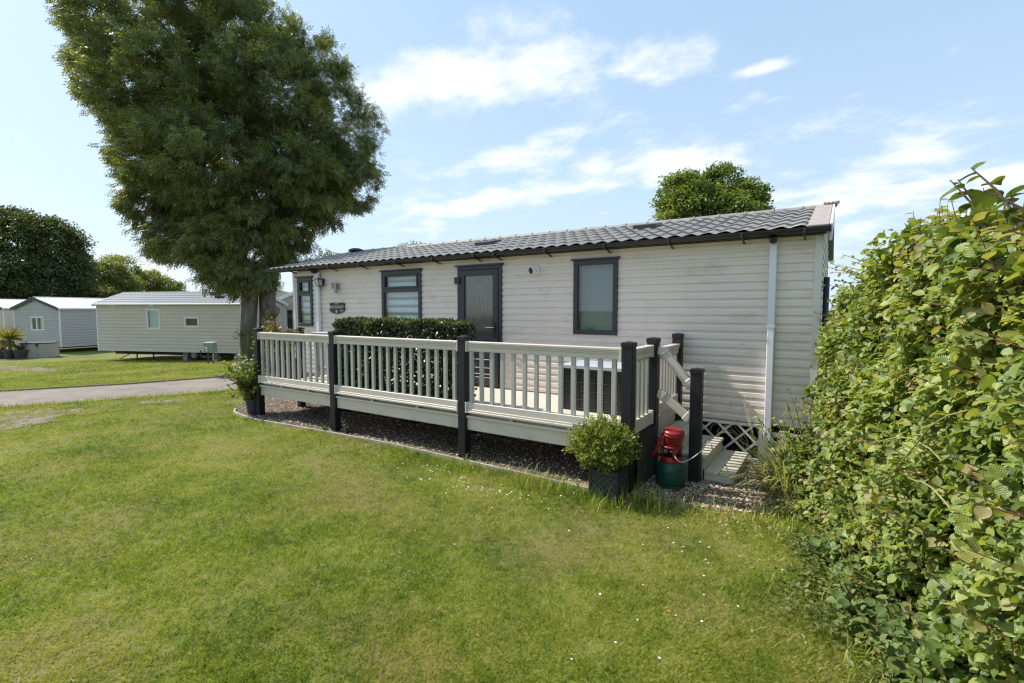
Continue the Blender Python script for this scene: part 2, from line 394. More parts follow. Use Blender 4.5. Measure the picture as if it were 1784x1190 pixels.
def ground():
    xs = np.concatenate([[-900, -300, -120, -60, -45], np.arange(-36, -9, 1.5), np.arange(-9, 12.1, 1.5), [20, 40, 120, 300, 900]])
    ys = np.concatenate([[-900, -200, -60, -20], np.arange(-10, 40.1, 2.0), [60, 120, 300, 900]])
    nx, ny = len(xs), len(ys)
    X, Y = np.meshgrid(xs, ys, indexing='ij'); Z = gzv(X)
    V = np.stack([X, Y, Z], -1).reshape(-1, 3); q = []
    for i in range(nx - 1):
        for j in range(ny - 1): a = i * ny + j; q.append((a, a + ny, a + ny + 1, a + 1))
    q = np.array(q); o = rmesh('lawn_ground', V, q.ravel(), np.full(len(q), 4), M['lawn'])
    tag(o, kind='structure')
ground()

def sheet(name, poly, dz, m, sub=0, kind='structure', rag=0.0, step=.25):
    """flat patch draped on the terrain, its outline slightly ragged"""
    pts = []
    for i in range(len(poly)):
        a = np.array(poly[i], float); b = np.array(poly[(i + 1) % len(poly)], float)
        k = max(1, int(np.linalg.norm(b - a) / step))
        for t in range(k):
            p = a + (b - a) * t / k
            if rag: p = p + rng.normal(size=2) * rag
            pts.append(p)
    bm = bmesh.new(); vsx = [bm.verts.new((p[0], p[1], 0)) for p in pts]
    bm.faces.new(vsx); bm.normal_update(); bmesh.ops.triangulate(bm, faces=bm.faces)
    for _ in range(2): bmesh.ops.subdivide_edges(bm, edges=[e for e in bm.edges if e.calc_length() > .8], cuts=1)
    bm.normal_update(); bmesh.ops.triangulate(bm, faces=bm.faces)
    for v in bm.verts: v.co.z = gz(v.co.x) + dz
    bmesh.ops.recalc_face_normals(bm, faces=bm.faces)
    me = bpy.data.meshes.new(name); bm.to_mesh(me); bm.free(); me.materials.append(m)
    if me.polygons[0].normal.z < 0: me.flip_normals()
    o = bpy.data.objects.new(name, me); COL.objects.link(o); tag(o, kind=kind); return o

M['road'] = mat('worn tarmac', (.215, .176, .150), .9, .22, 1.2, bump=.6, bscale=110, dirt=(.135, .115, .10), dscale=2.2, dthr=(.5, .7))
M['earth'] = mat('bare gritty earth', (.20, .155, .115), .95, .3, 6, bump=.8, bscale=70, dirt=(.10, .085, .045), dscale=9, dthr=(.5, .7))
ROAD_N = [(-26, -12), (-17.5, -3.6), (-14.6, -.2), (-12.52, 2.32), (-11.43, 3.66), (-10.36, 5.24), (-9.95, 6.8), (-9.9, 12), (-10.5, 30)]
ROAD_F = [(-13.2, 30), (-12.7, 12), (-13.0, 8.6), (-13.55, 6.99), (-14.6, 4.92), (-16.4, 3.0), (-18.6, .9), (-23, -3.8), (-31, -12)]
def road():
    V, Q = [], []; Fr = ROAD_F[::-1]; k = 0
    for i in range(len(ROAD_N) - 1):
        for t in np.linspace(0, 1, 24)[:-1]:
            a = np.array(ROAD_N[i]) * (1 - t) + np.array(ROAD_N[i + 1]) * t; b = np.array(Fr[i]) * (1 - t) + np.array(Fr[i + 1]) * t
            a = a + rng.normal(size=2) * .025; b = b + rng.normal(size=2) * .025
            for w_ in (0, .25, .5, .75, 1): p = a * (1 - w_) + b * w_; V.append((p[0], p[1], gz(p[0]) + .012 + .035 * (w_ - w_ * w_)))
            if k: 
                for m_ in range(4): o = k * 5 + m_; Q.append((o - 5, o - 4, o + 1, o))
            k += 1
    Q = np.array(Q); o = rmesh('road', np.array(V), Q.ravel(), np.full(len(Q), 4), M['road'], smooth=True)
    if o.data.polygons[0].normal.z < 0: o.data.flip_normals()
    tag(o, kind='structure')
    q = MB()
    for (a, b), (c, d) in zip(ROAD_F[2:8], ROAD_F[3:]):
        for t in np.arange(0, 1, .2): x0, y0, x1, y1 = a + (c - a) * t, b + (d - b) * t, a + (c - a) * (t + .2), b + (d - b) * (t + .2); q.bar((x0 - .03, y0 + .02, gz(x0) + .02), (x1 - .03, y1 + .02, gz(x1) + .02), .05, .06)
    tag(q.build('kerb_edging', M['timber']), 'dark timber edging along the far side of the park road', 'edging')
road()
EARTH = [[(-9.0, 1.5), (-11.3, 1.7), (-11.75, 2.35), (-10.9, 2.95), (-10.3, 2.95), (-10.0, 2.5), (-9.6, 2.3)],
         [(-10.6, 3.45), (-10.5, 3.75), (-10.0, 4.2), (-9.75, 4.1), (-9.95, 3.75)]]
for e in EARTH: sheet('bare_earth', e, .004, M['earth'], rag=.09, step=.16)
sheet('bare_earth', [(-28, 4.2), (-25, 5.1), (-23.3, 5.75), (-24.5, 6.15), (-27, 6.0), (-30, 5.5)], .010, M['earth'], rag=.06)
M['gravelbed'] = mat('gravel bed', (.10, .075, .058), .95, .4, 30, bump=1, bscale=60)
GR = [(-7.35, 3.90), (-6.9, 3.86), (-5.5, 3.96), (-4.3, 4.02), (-3.3, 3.99), (-2.6, 3.97), (-1.75, 3.94), (-1.2, 4.02), (-.7, 4.12), (-.3, 4.28), (-.05, 4.55), (.25, 5.0), (.5, 5.7), (.3, 9.6), (-8.7, 9.6), (-8.9, 5.0), (-8.55, 4.55), (-7.98, 4.12)]
sheet('gravel_bed', GR, .006, M['gravelbed'], rag=.012, step=.15)
sheet('gravel_patch', [(-29.6, 9.5), (-24.5, 10.6), (-23, 13), (-29.5, 12)], .006, M['earth'], rag=.1)

def inpoly(P, poly):
    x, y = P[:, 0], P[:, 1]; r = np.zeros(len(P), bool); j = len(poly) - 1
    for i in range(len(poly)):
        xi, yi = poly[i]; xj, yj = poly[j]
        c = ((yi > y) != (yj > y)) & (x < (xj - xi) * (y - yi) / (yj - yi + 1e-12) + xi); r ^= c; j = i
    return r
def vnoise(P, s, seed):
    """cheap smooth value noise"""
    r = np.random.default_rng(seed).random((64, 64)); q = P * s; i = np.floor(q).astype(int); f = q - i; f = f * f * (3 - 2 * f)
    g = lambda a, b: r[(i[:, 0] + a) % 64, (i[:, 1] + b) % 64]
    return (g(0, 0) * (1 - f[:, 0]) + g(1, 0) * f[:, 0]) * (1 - f[:, 1]) + (g(0, 1) * (1 - f[:, 0]) + g(1, 1) * f[:, 0]) * f[:, 1]

def grass():
    n = 1150000
    th = YAW + R(1) + (rng.random(n) * 2 - 1) * R(62)
    u = rng.random(n); r0, r1, p = 1.3, 30.0, .42           # density falls off with distance
    r = (r0 ** p + u * (r1 ** p - r0 ** p)) ** (1 / p)
    P = np.stack([-np.sin(th) * r, np.cos(th) * r], 1)
    ok = ~inpoly(P, GR) & ~inpoly(P, ROAD_N + ROAD_F) & ~((P[:, 0] > -8.9) & (P[:, 1] > 4.3) & (P[:, 0] < .2)) & (P[:, 0] < .9)
    e = inpoly(P, EARTH[0]) | inpoly(P, EARTH[1])
    ok &= ~e | (vnoise(P, 3.2, 12) * .5 + vnoise(P, 9.0, 13) * .5 > .50) | (rng.random(n) < .06)
    ok &= vnoise(P, 2.2, 5) * .35 + vnoise(P, 7.0, 6) * .3 + vnoise(P, 19.0, 16) * .35 > rng.random(n) * .50
    P = P[ok]; r = r[ok]; n = len(P)
    h = (.015 + .017 * rng.random(n)) * (.45 + .5 * vnoise(P, 1.3, 8) + .8 * vnoise(P, 16, 18) ** 1.5) * (1 + r * .035)
    # lusher rim along the gravel edge and by the hedge
    rim = np.exp(-((P[:, 1] - 3.82) / .22) ** 2) * (P[:, 0] > -7.5) * (P[:, 0] < -.1) * (P[:, 1] < 4.2)
    h *= 1 + 1.0 * rim * vnoise(P, 2.5, 31) * 1.5
    hs = np.clip((P[:, 0] + .5) / .6, 0, 1) * (P[:, 1] < 4.4); h *= 1 + .7 * hs
    w = .0017 * (1 + r * .15)
    a = rng.random(n) * 2 * math.pi; tilt = .45 + 1.1 * rng.random(n)
    d = np.stack([np.cos(a) * tilt, np.sin(a) * tilt, np.ones(n)], 1); d = unit(d)
    x = unit(np.cross(d, np.stack([np.cos(a + 1.2), np.sin(a + 1.2), np.zeros(n)], 1)))
    B = np.stack([P[:, 0], P[:, 1], gzv(P[:, 0])], 1)
    V = np.stack([B - x * w[:, None], B + x * w[:, None], B + d * h[:, None]], 1)
    # dead straw lying flat between the blades
    k = 7000; th = YAW + (rng.random(k) * 2 - 1) * R(58); rr = 2.3 + 9 * rng.random(k) ** 1.3; Q = np.stack([-np.sin(th) * rr, np.cos(th) * rr], 1)
    kk = ~inpoly(Q, GR) & ~((Q[:, 0] > -8.9) & (Q[:, 1] > 4.0)) & (Q[:, 0] < .5) & (vnoise(Q, .9, 41) * .6 + vnoise(Q, 4.0, 42) * .4 > .50); Q = Q[kk]; k = len(Q); rr = rr[kk]
    a = rng.random(k) * 6.28; ln = .015 + .02 * rng.random(k); dv = np.stack([np.cos(a), np.sin(a), .12 * rng.normal(size=k)], 1) * ln[:, None]; sd = np.stack([-np.sin(a), np.cos(a), np.zeros(k)], 1) * (.0011 * (1 + rr * .12))[:, None]
    b0 = np.stack([Q[:, 0], Q[:, 1], gzv(Q[:, 0]) + .012 + .010 * rng.random(k)], 1); W = np.stack([b0 - sd, b0 + sd, b0 + dv + sd * .6, b0 + dv - sd * .6], 1)
    so_ = rmesh('dead_grass', W.reshape(-1, 3), np.arange(4 * k), np.full(k, 4), leafmat('straw', [(.1, (.20, .15, .06)), (.5, (.40, .33, .16)), (.9, (.58, .50, .29))], .8, .1, 3)); tag(so_, 'dry straw coloured clippings lying in the lawn', 'grass', kind='stuff')
    o = rmesh('grass', V.reshape(-1, 3), np.arange(3 * n), np.full(n, 3), M['blade'])
    tag(o, 'mown lawn grass with dry and lush patches', 'grass', kind='stuff')
grass()
def tall_grass():
    # rougher tufts: planter foot, gravel rim, foot of the hedge, road verge
    spots = [(-1.55, 3.72, .18, 120, .11), (-1.25, 3.92, .16, 130, .15), (-2.15, 3.86, .22, 260, .10), (-2.6, 3.88, .2, 120, .08), (.25, 2.75, .22, 200, .08), (.12, 3.15, .18, 120, .10), (-.35, 4.12, .3, 300, .08), (.42, 2.3, .25, 250, .09),
             (-8.2, 4.1, .4, 150, .06), (-4.1, 3.95, .3, 160, .06), (-3.2, 3.9, .25, 140, .07), (-.9, 4.0, .25, 220, .06)]
    for i in range(26):
        t = i / 25; spots.append((-12.3 + 2.1 * t, 2.35 + 2.95 * t, .22, 60, .07)); spots.append((-16.6 + 3.0 * t, 2.85 + 4.0 * t, .25, 50, .08))
    P = []; H = []
    for x, y, s, k, h in spots:
        P.append(np.stack([x + rng.normal(size=k) * s, y + rng.normal(size=k) * s * .45], 1)); H.append(np.full(k, h) * (.5 + .8 * rng.random(k)))
    P = np.concatenate(P); H = np.concatenate(H); n = len(P)
    a = rng.random(n) * 6.28; ln = .25 + .6 * rng.random(n)
    B = np.stack([P[:, 0], P[:, 1], gzv(P[:, 0])], 1); o1 = np.stack([np.cos(a), np.sin(a), np.zeros(n)], 1)
    x = np.stack([-np.sin(a), np.cos(a), np.zeros(n)], 1) * .0032
    m1 = B + o1 * (H * ln * .3)[:, None] + np.array([0, 0, 1]) * (H * .65)[:, None]; t1 = B + o1 * (H * ln)[:, None] + np.array([0, 0, 1]) * H[:, None]
    V = np.stack([B - x, B + x, m1 + x * .8, m1 - x * .8, t1], 1)
    lo = (np.array([0, 1, 2, 3, 3, 2, 4])[None] + (np.arange(n) * 5)[:, None]).ravel()
    o = rmesh('grass_tufts', V.reshape(-1, 3), lo, np.tile([4, 3], n), M['blade'])
    tag(o, 'longer rough grass along the lawn edges', 'grass', kind='stuff')
tall_grass()

def pebbles():
    m, nt, out = newmat('gravel chips')
    g = nt.nodes.new('ShaderNodeNewGeometry')
    c = ramp(nt, g.outputs['Random Per Island'], [(.0, (.10, .055, .034)), (.3, (.24, .158, .102)), (.55, (.35, .26, .178)), (.8, (.46, .375, .275)), (1, (.60, .53, .42))])
    b = N(nt, 'ShaderNodeBsdfPrincipled', Roughness=.85); L(nt, c, b.inputs['Base Color']); L(nt, b.outputs[0], out.inputs[0])
    M['stone'] = m
    n = 30000
    P = np.stack([-9 + 9.4 * rng.random(n), 3.8 + 2.0 * rng.random(n)], 1)
    dens = np.where(P[:, 0] > -1.8, 1.0, .62)
    k = inpoly(P, GR) & (rng.random(n) < dens); P = P[k]
    k2 = 9000
    Q = np.stack([-1.75 + 1.9 * rng.random(k2), 3.95 + 1.5 * rng.random(k2)], 1); P = np.concatenate([P, Q[inpoly(Q, GR)]])
    k3 = 260; Q = np.stack([-1.9 + 2 * rng.random(k3), 3.95 + rng.normal(size=k3) * .09], 1); P = np.concatenate([P, Q]); n = len(P)
    T = [(1, 0, 0), (-1, 0, 0), (0, 1, 0), (0, -1, 0), (0, 0, .6), (0, 0, -.6), (.7, .7, .25), (-.6, -.7, .2)]
    F = [(0, 6, 4), (6, 2, 4), (2, 1, 4), (1, 7, 4), (7, 3, 4), (3, 0, 4)]
    pos = np.stack([P[:, 0], P[:, 1], gzv(P[:, 0]) + .008 + .008 * rng.random(n)], 1)
    a = rng.random(n) * 6.28
    d = np.stack([np.cos(a), np.sin(a), rng.normal(size=n) * .25], 1); up = np.tile([0, 0, 1.0], (n, 1)) + rng.normal(size=(n, 3)) * .3
    o = cloud('gravel', T, F, pos, d, up, .006 + .009 * rng.random(n) ** 1.5, m)
    tag(o, 'brown and cream gravel chips under the deck and by the steps', 'gravel', kind='stuff')
pebbles()

def daisies():
    zones = [(-3.05, 3.55, .75, .16, 70), (-2.5, 3.45, .3, .12, 30), (-5.1, 3.55, .35, .12, 16), (-4.2, 3.6, .5, .15, 14), (-.62, 3.25, .35, .2, 10), (-.2, 3.1, .25, .2, 12), (-.35, 2.75, .2, .12, 5), (-6.5, 3.3, .8, .3, 14), (-6.9, 2.6, .8, .5, 10), (-.75, 2.2, .3, .2, 5), (-.7, 3.7, .4, .1, 10), (-24, 7.6, 3, .8, 14), (-3.4, 1.9, 1.5, .5, 6)]
    P = np.concatenate([np.stack([x + rng.normal(size=k) * a, y + rng.normal(size=k) * b], 1) for x, y, a, b, k in zones]); n = len(P)
    P = P[~inpoly(P, GR)]; n = len(P)
    pos = np.stack([P[:, 0], P[:, 1], gzv(P[:, 0]) + .028], 1)
    T = [(math.cos(t * math.pi / 4), math.sin(t * math.pi / 4), .1 if t % 2 else 0) for t in range(8)]
    d = np.stack([rng.normal(size=n), rng.normal(size=n), np.zeros(n)], 1); up = np.tile([0, 0, 1.0], (n, 1)) + rng.normal(size=(n, 3)) * .35
    o = cloud('daisies', T, [tuple(range(8))], pos, d, up, .0042 + .0028 * rng.random(n), mat('daisy white', (.75, .73, .66), .7, .05))
    tag(o, 'scattered white daisy heads in the lawn', 'daisies', kind='stuff')
    k = 34; th = YAW + (rng.random(k) * 2 - 1) * R(42); r = 2.2 + 4 * rng.random(k)
    P = np.stack([-np.sin(th) * r, np.cos(th) * r], 1); P = P[(P[:, 1] < 3.7) & (P[:, 0] < 0)]; k = len(P)
    pos = np.stack([P[:, 0], P[:, 1], np.full(k, .024)], 1)
    d = np.stack([rng.normal(size=k), rng.normal(size=k), rng.normal(size=k) * .2], 1); up = np.tile([0, 0, 1.0], (k, 1)) + rng.normal(size=(k, 3)) * .4
    o = cloud('fallen_leaves', WIDE, WIDE_F, pos, d, up, .014 + .014 * rng.random(k), mat('dry leaf', (.27, .13, .055), .8, .4, 5))
    tag(o, 'small dry brown leaves lying on the lawn', 'leaves', kind='stuff')
daisies()
# ------------------------------------------------------------------ caravan builder (local frame: front wall on y=0, outward -y)
def lap_wall(mb, xlim, z0, z1, pitch, opens=(), amp=.014):
    prof = [(0, amp), (.50, amp * .86), (.62, amp * .30), (1, amp * .1)]
    nl = max(1, round((z1 - z0) / pitch)); p = (z1 - z0) / nl
    for k in range(nl):
        zb = z0 + k * p; pts = [(zb + a * p, -o) for a, o in prof]
        cuts = sorted({z for o in opens for z in (o[2], o[3]) if zb < z < zb + p})
        if cuts:
            full = []
            for (za, ya), (zc, yc) in zip(pts, pts[1:]):
                full.append((za, ya))
                for c in cuts:
                    if za < c < zc: full.append((c, ya + (yc - ya) * (c - za) / (zc - za)))
            pts = full + [pts[-1]]
        for i, ((za, ya), (zc, yc)) in enumerate(zip(pts, pts[1:])):
            zm = (za + zc) / 2; xa0, xb0 = xlim(za); xa1, xb1 = xlim(zc)
            iv = [(xa0, xb0, xa1, xb1)]
            for o in opens:
                if o[2] < zm < o[3]:
                    nv = []
                    for a0, b0, a1, b1 in iv:
                        if o[0] > a0: nv.append((a0, min(o[0], b0), a1, min(o[0], b1)))
                        if o[1] < b0: nv.append((max(o[1], a0), b0, max(o[1], a1), b1))
                    iv = [t for t in nv if t[1] - t[0] > 1e-4]
            for a0, b0, a1, b1 in iv:
                mb.add([(a0, ya, za), (b0, ya, za), (b1, yc, zc), (a1, yc, zc)], [(0, 1, 2, 3)])
                if i == 0: mb.add([(a0, -amp * .1, za), (b0, -amp * .1, za), (b0, ya, za), (a0, ya, za)], [(0, 1, 2, 3)])
def tiles(mb, x0, x1, y0, z0, y1, z1, period=.172, courses=6, amp=.022, step=.020, spp=8):
    """pressed tile sheet from eave (y0,z0) to ridge (y1,z1)"""
    nx = int((x1 - x0) / period * spp) + 1; xs = np.linspace(x0, x1, nx)
    ph = 2 * np.pi * (xs - x0) / period; h = amp * (.5 + .5 * np.cos(ph)) ** .75 + amp * .12 * np.sin(2 * ph)
    ln = math.hypot(y1 - y0, z1 - z0); dy, dz = (y1 - y0) / ln, (z1 - z0) / ln; rows = []
    for c in range(courses):
        for t in (0, .5, 1):
            rows.append(((c + t) / courses * ln + (.0 if t < 1 else .004), step * (1 - t)))
    vs = []; fs = []
    for s, o in rows:
        for x, hh in zip(xs, h): vs.append((x, y0 + dy * s - dz * (hh + o), z0 + dz * s + dy * (hh + o)))
    for r in range(len(rows) - 1):
        for i in range(nx - 1): fs.append((r * nx + i, r * nx + i + 1, (r + 1) * nx + i + 1, (r + 1) * nx + i))
    mb.add(vs, fs)
def ext(mb, prof, x0, x1, caps=True):
    n = len(prof); vs = [(x0, y, z) for y, z in prof] + [(x1, y, z) for y, z in prof]
    fs = [(i, (i + 1) % n, (i + 1) % n + n, i + n) for i in range(n)]
    if caps: fs += [tuple(range(n)), tuple(range(2 * n - 1, n - 1, -1))]
    mb.add(vs, fs)
def window(root, x0, x1, z0, z1, fm, Mx=None, split=None, blind='zebra', vsplit=None, fw=.055, hood=True, local=False, curtain=None):
    f = MB(Mx); ya, yb = -.034, .05
    f.box(x0, x1, ya, yb, z1 - fw, z1).box(x0, x1, ya, yb, z0, z0 + fw).box(x0, x0 + fw, ya, yb, z0 + fw, z1 - fw).box(x1 - fw, x1, ya, yb, z0 + fw, z1 - fw)
    panes = [(x0 + fw, x1 - fw, z0 + fw, z1 - fw)]
    if split:
        f.box(x0 + fw, x1 - fw, ya - .004, yb, split - fw * .5, split + fw * .5)
        panes = [(x0 + fw, x1 - fw, z0 + fw, split - fw * .5), (x0 + fw, x1 - fw, split + fw * .5, z1 - fw)]
        a, b, c, d = panes[1]; t = .03        # opening top light has a sash of its own
        f.box(a, b, ya - .012, 0, d - t, d).box(a, b, ya - .012, 0, c, c + t).box(a, a + t, ya - .012, 0, c + t, d - t).box(b - t, b, ya - .012, 0, c + t, d - t)
    if vsplit:
        f.box(vsplit - fw * .5, vsplit + fw * .5, ya - .004, yb, z0 + fw, z1 - fw)
        panes = [(x0 + fw, vsplit - fw * .5, z0 + fw, z1 - fw), (vsplit + fw * .5, x1 - fw, z0 + fw, z1 - fw)]
    if hood: f.box(x0 - .03, x1 + .025, -.058, -.002, z1 + .001, z1 + .022)
    w = f.build('window', fm, root, bevel=.004, local=local)
    for a, b, c, d in panes:
        MB(Mx).box(a + .001, b - .001, -.008, -.003, c + .001, d - .001).build('pane', M['glass'], w, local=local)
    bl = MB(Mx)
    X0, X1, Z0, Z1 = x0 - .02, x1 + .02, z0 - .02, z1 + .02
    if blind == 'zebra':
        z = Z0; k = 0
        for a, b, c, d in panes:
            z = d; k = 0; hh = .078
            while z > c:
                bl.cur = k % 2; bl.box(a - .01, b + .01, .052 + .004 * (k % 2), .06, max(z - (hh if k % 2 == 0 else hh * .62), c - .01), z); z -= hh if k % 2 == 0 else hh * .62; k += 1
        bl.build('blind', [M['blind'], M['blindgrey']], w, local=local)
    elif blind == 'slat':
        k = int((z1 - z0) / .022)
        for i in range(k):
            z = z0 + fw + i * .022
            if z < z1 - fw: bl.add([(x0 + fw + .012, .055, z), (x1 - fw - .012, .055, z), (x1 - fw - .012, .062, z + .0225), (x0 + fw + .012, .062, z + .0225)], [(0, 1, 2, 3)])
        bl.build('blind', M['slat'], w, local=local)
    elif blind == 'curtain':
        n = 40
        for i in range(n):
            xa = X0 + (X1 - X0) * i / n; xb = X0 + (X1 - X0) * (i + 1) / n; g = lambda q: .07 + .018 * math.sin((q - X0) * 60)
            if curtain and not (curtain[0] <= (i + .5) / n <= curtain[1]): continue
            bl.add([(xa, g(xa), Z0), (xb, g(xb), Z0), (xb, g(xb), Z1), (xa, g(xa), Z1)], [(0, 1, 2, 3)])
        bl.build('curtain', M['blind'], w, local=local)
    MB(Mx).box(X0, X1, .10, .11, Z0, Z1).build('dim_interior_sheet', M['inside'], w, local=local)  # dark sheet standing in for the unlit room behind the glass
    return w

# ------------------------------------------------------------------ the main caravan
def main_caravan():
    X0 = -8.82; Lc = 8.68; D = 3.7; ZB, ZE, ZR = .41, 2.335, 2.90
    root = empty('static_caravan', (X0, 5.75, 0), 'long cream static caravan with dark grey tiled roof and anthracite windows behind the deck', 'caravan')
    mv = Matrix.Translation((X0, 5.75, 0))
    wins = [(.14, .60, 1.29, 2.21), (2.48, 3.37, 1.20, 2.23), (6.01, 6.60, 1.29, 2.22)]; door = (4.11, 4.90, .475, 2.23)
    opens = [(a + .01, b - .01, c + .01, d - .01) for a, b, c, d in wins + [door]]
    w = MB(mv); lap_wall(w, lambda z: (.06, Lc - .055), ZB, ZE, .0875, opens, amp=.0128)
    def gab(z): k = max(0, (z - ZE) / (ZR - ZE) * D / 2); return (.05 + k, D - .05 - k)
    for sgn in (0, 1):
        Mx = mv @ Matrix.Translation((Lc if sgn else 0, 0 if sgn else D, 0)) @ Matrix.Rotation(R(90 if sgn else -90), 4, 'Z')
        w.M = Mx; lap_wall(w, gab, ZB, ZR - .03, .0875)
    w.M = mv; w.box(.02, Lc - .02, D - .02, D, ZB, ZE); w.box(.03, Lc - .03, .07, D - .03, ZB - .005, ZB + .03)
    w.box(.02, Lc - .02, .125, .135, ZB + .03, ZE); w.box(.0, Lc, .0, .06, ZB - .012, ZB + .0)
    w.build('wall', M['siding'], root)
    for a0, a1, b0, b1 in ((-.012, .06, -.022, .06), (Lc - .055, Lc + .012, -.022, .06), (Lc - .055, Lc + .012, D - .06, D + .012)):
        t = MB(mv); t.box(a0, a1, b0, b1, ZB, ZE); t.build('corner_trim', M['trim'], root, bevel=.004)
    # roof
    ey, ez = -.12, 2.385
    r = MB(mv); tiles(r, -.62, Lc - .09, ey, ez, D / 2 - .02, ZR + .005, courses=6)
    rf = r.build('roof', M['roof'], root)
    b = MB(mv); b.add([(-.62, D / 2, ZR), (Lc + .08, D / 2, ZR), (Lc + .08, D + .12, ez), (-.62, D + .12, ez)], [(0, 1, 2, 3)])
    b.add([(-.60, -.10, ez - .03), (Lc + .06, -.10, ez - .03), (Lc + .06, D / 2, ZR - .03), (-.60, D / 2, ZR - .03)], [(0, 1, 2, 3)])
    b.build('roof_back', M['roof'], rf)
    g = MB(mv); g.tube([(-.63, D / 2, ZR + .012), (Lc - .05, D / 2, ZR + .012)], .042, 10)
    k = 0; x = -.55
    while x < Lc - .1: g.tube([(x, D / 2, ZR + .014), (x + .025, D / 2, ZR + .014)], .05, 10); x += .344
    g.build('ridge_cap', M['roof'], rf, smooth=False)
    s = MB(mv)
    sl = (ZR - ez) / (D / 2 - ey)
    def rp(x, y, o): return (x, y - sl * o, ez + (y - ey) * sl + o)
    s.add([rp(Lc - .12, ey - .01, .036), rp(Lc + .06, ey - .01, .036), rp(Lc + .06, D / 2, .05), rp(Lc - .12, D / 2, .05), rp(Lc - .12, ey - .01, .01), rp(Lc + .06, ey - .01, .01), rp(Lc + .06, D / 2, .01), rp(Lc - .12, D / 2, .01)],
          [(0, 1, 2, 3), (4, 5, 6, 7), (0, 1, 5, 4), (1, 2, 6, 5), (2, 3, 7, 6), (3, 0, 4, 7)])
    s.build('verge_capping', M['flash'], rf, bevel=.006)
    s = MB(mv); s.add([rp(Lc + .062, ey, -.12), rp(Lc + .085, ey, -.12), rp(Lc + .085, D / 2, -.12), rp(Lc + .062, D / 2, -.12), rp(Lc + .062, ey, .034), rp(Lc + .085, ey, .034), rp(Lc + .085, D / 2, .05), rp(Lc + .062, D / 2, .05)],
                      [(0, 1, 2, 3), (4, 5, 6, 7), (0, 1, 5, 4), (1, 2, 6, 5), (2, 3, 7, 6), (3, 0, 4, 7)])
    s.build('bargeboard', M['lilac'], rf)
    s = MB(mv); s.box(Lc - .04, Lc + .11, D / 2 - .08, D / 2 + .08, ZR + .012, ZR + .052); s.build('ridge_end', M['gutter'], rf, bevel=.02)
    n = 260; P = np.stack([X0 + Lc - .04 + .17 * rng.random(n), 5.75 + D / 2 - .10 + .2 * rng.random(n), ZR + .045 + .015 * rng.random(n)], 1)
    cloud('moss', DIAM, DIAM_F, P, sph(n) + np.array([0, 0, 1.2]), sph(n), .02, M['moss'], rf)
    s = MB(mv)
    s.add([(-.64, -.13, ez - .05), (-.61, -.13, ez - .05), (-.61, D / 2, ZR - .05), (-.64, D / 2, ZR - .05), (-.64, -.13, ez + .03), (-.61, -.13, ez + .03), (-.61, D / 2, ZR + .04), (-.64, D / 2, ZR + .04)],
          [(0, 1, 2, 3), (4, 5, 6, 7), (0, 1, 5, 4), (1, 2, 6, 5), (2, 3, 7, 6), (3, 0, 4, 7)])
    s.build('bargeboard', M['gutter'], rf)
    for x, y in ((4.0, .88), (6.55, 1.20)):
        v = MB(mv); c = rp(x, y, .03)
        v.add([rp(x - .17, y - .13, .02), rp(x + .17, y - .13, .02), rp(x + .17, y + .2, .02), rp(x - .17, y + .2, .02), rp(x - .16, y - .12, .085), rp(x + .16, y - .12, .085), rp(x + .16, y + .19, .065), rp(x - .16, y + .19, .065)],
              [(0, 1, 2, 3), (4, 5, 6, 7), (0, 1, 5, 4), (1, 2, 6, 5), (2, 3, 7, 6), (3, 0, 4, 7)])
        v.build('roof_vent', M['frame'], rf, bevel=.012, seg=2)
    v = MB(mv); v.lathe([(.10, 0), (.10, .03), (.17, .035), (.16, .07), (.09, .10), (.02, .11)], (-.62 + .35, D / 2 - .12, ZR - .02), 18); v.build('flue_cowl', M['gutter'], rf, smooth=True)
    # gutter
    gy = -.17; prof = []
    for i in range(9): a = math.pi + math.pi * i / 8; prof.append((gy + .050 * math.cos(a), ez + .004 + .050 * math.sin(a)))
    for i in range(9): a = 2 * math.pi - math.pi * i / 8; prof.append((gy + .043 * math.cos(a), ez + .004 + .043 * math.sin(a)))
    g = MB(mv); ext(g, prof, -.66, Lc + .06); g.box(-.62, Lc + .04, -.118, -.09, ez - .050, ez + .008)
    gt = g.build('gutter', M['gutter'], root)
    for xe in (-.665, Lc + .065):
        e = MB(mv); ext(e, [(gy + .058 * math.cos(math.pi + math.pi * i / 8), ez + .008 + .058 * math.sin(math.pi + math.pi * i / 8)) for i in range(9)], xe - .012, xe + .012); e.build('end_cap', M['frame'], gt)
    for X in (-8.69, -8.07, -7.47, -6.67, -5.82, -5.04, -4.27, -3.92, -3.13, -2.32, -1.57, -.83, -.28):
        x = X - X0; e = MB(mv)
        e.box(x - .012, x + .012, gy - .062, gy - .055, ez - .05, ez + .0); e.bar((x, gy - .02, ez - .050), (x, -.016, ez - .09), .018, .015); e.box(x - .012, x + .012, gy - .055, gy + .055, ez - .056, ez - .047)
        e.build('gutter_bracket', M['gutter'], gt)
    c = MB(mv); c.add([(-.6, -.10, ZE + .012), (Lc + .06, -.10, ZE + .012), (Lc + .06, .06, ZE + .012), (-.6, .06, ZE + .012)], [(0, 1, 2, 3)]); c.build('soffit', M['trim'], root)
    for X, wd in ((-8.01, .085), (-.553, .066)):
        x = X - X0; d = MB(mv); d.box(x - wd / 2, x + wd / 2, -.075, -.018, .24, 2.30)
        dp = d.build('downpipe', M['white'], root, bevel=.006)
        d = MB(mv); d.box(x - wd / 2 - .006, x + wd / 2 + .006, -.08, -.016, 1.42, 1.455); d.build('clip', M['white'], dp)
        d = MB(mv); d.tube([(x, gy, ez - .06), (x, gy + .02, ez - .09), (x, -.05, 2.30)], .034, 10); d.build('outlet', M['gutter'], gt)
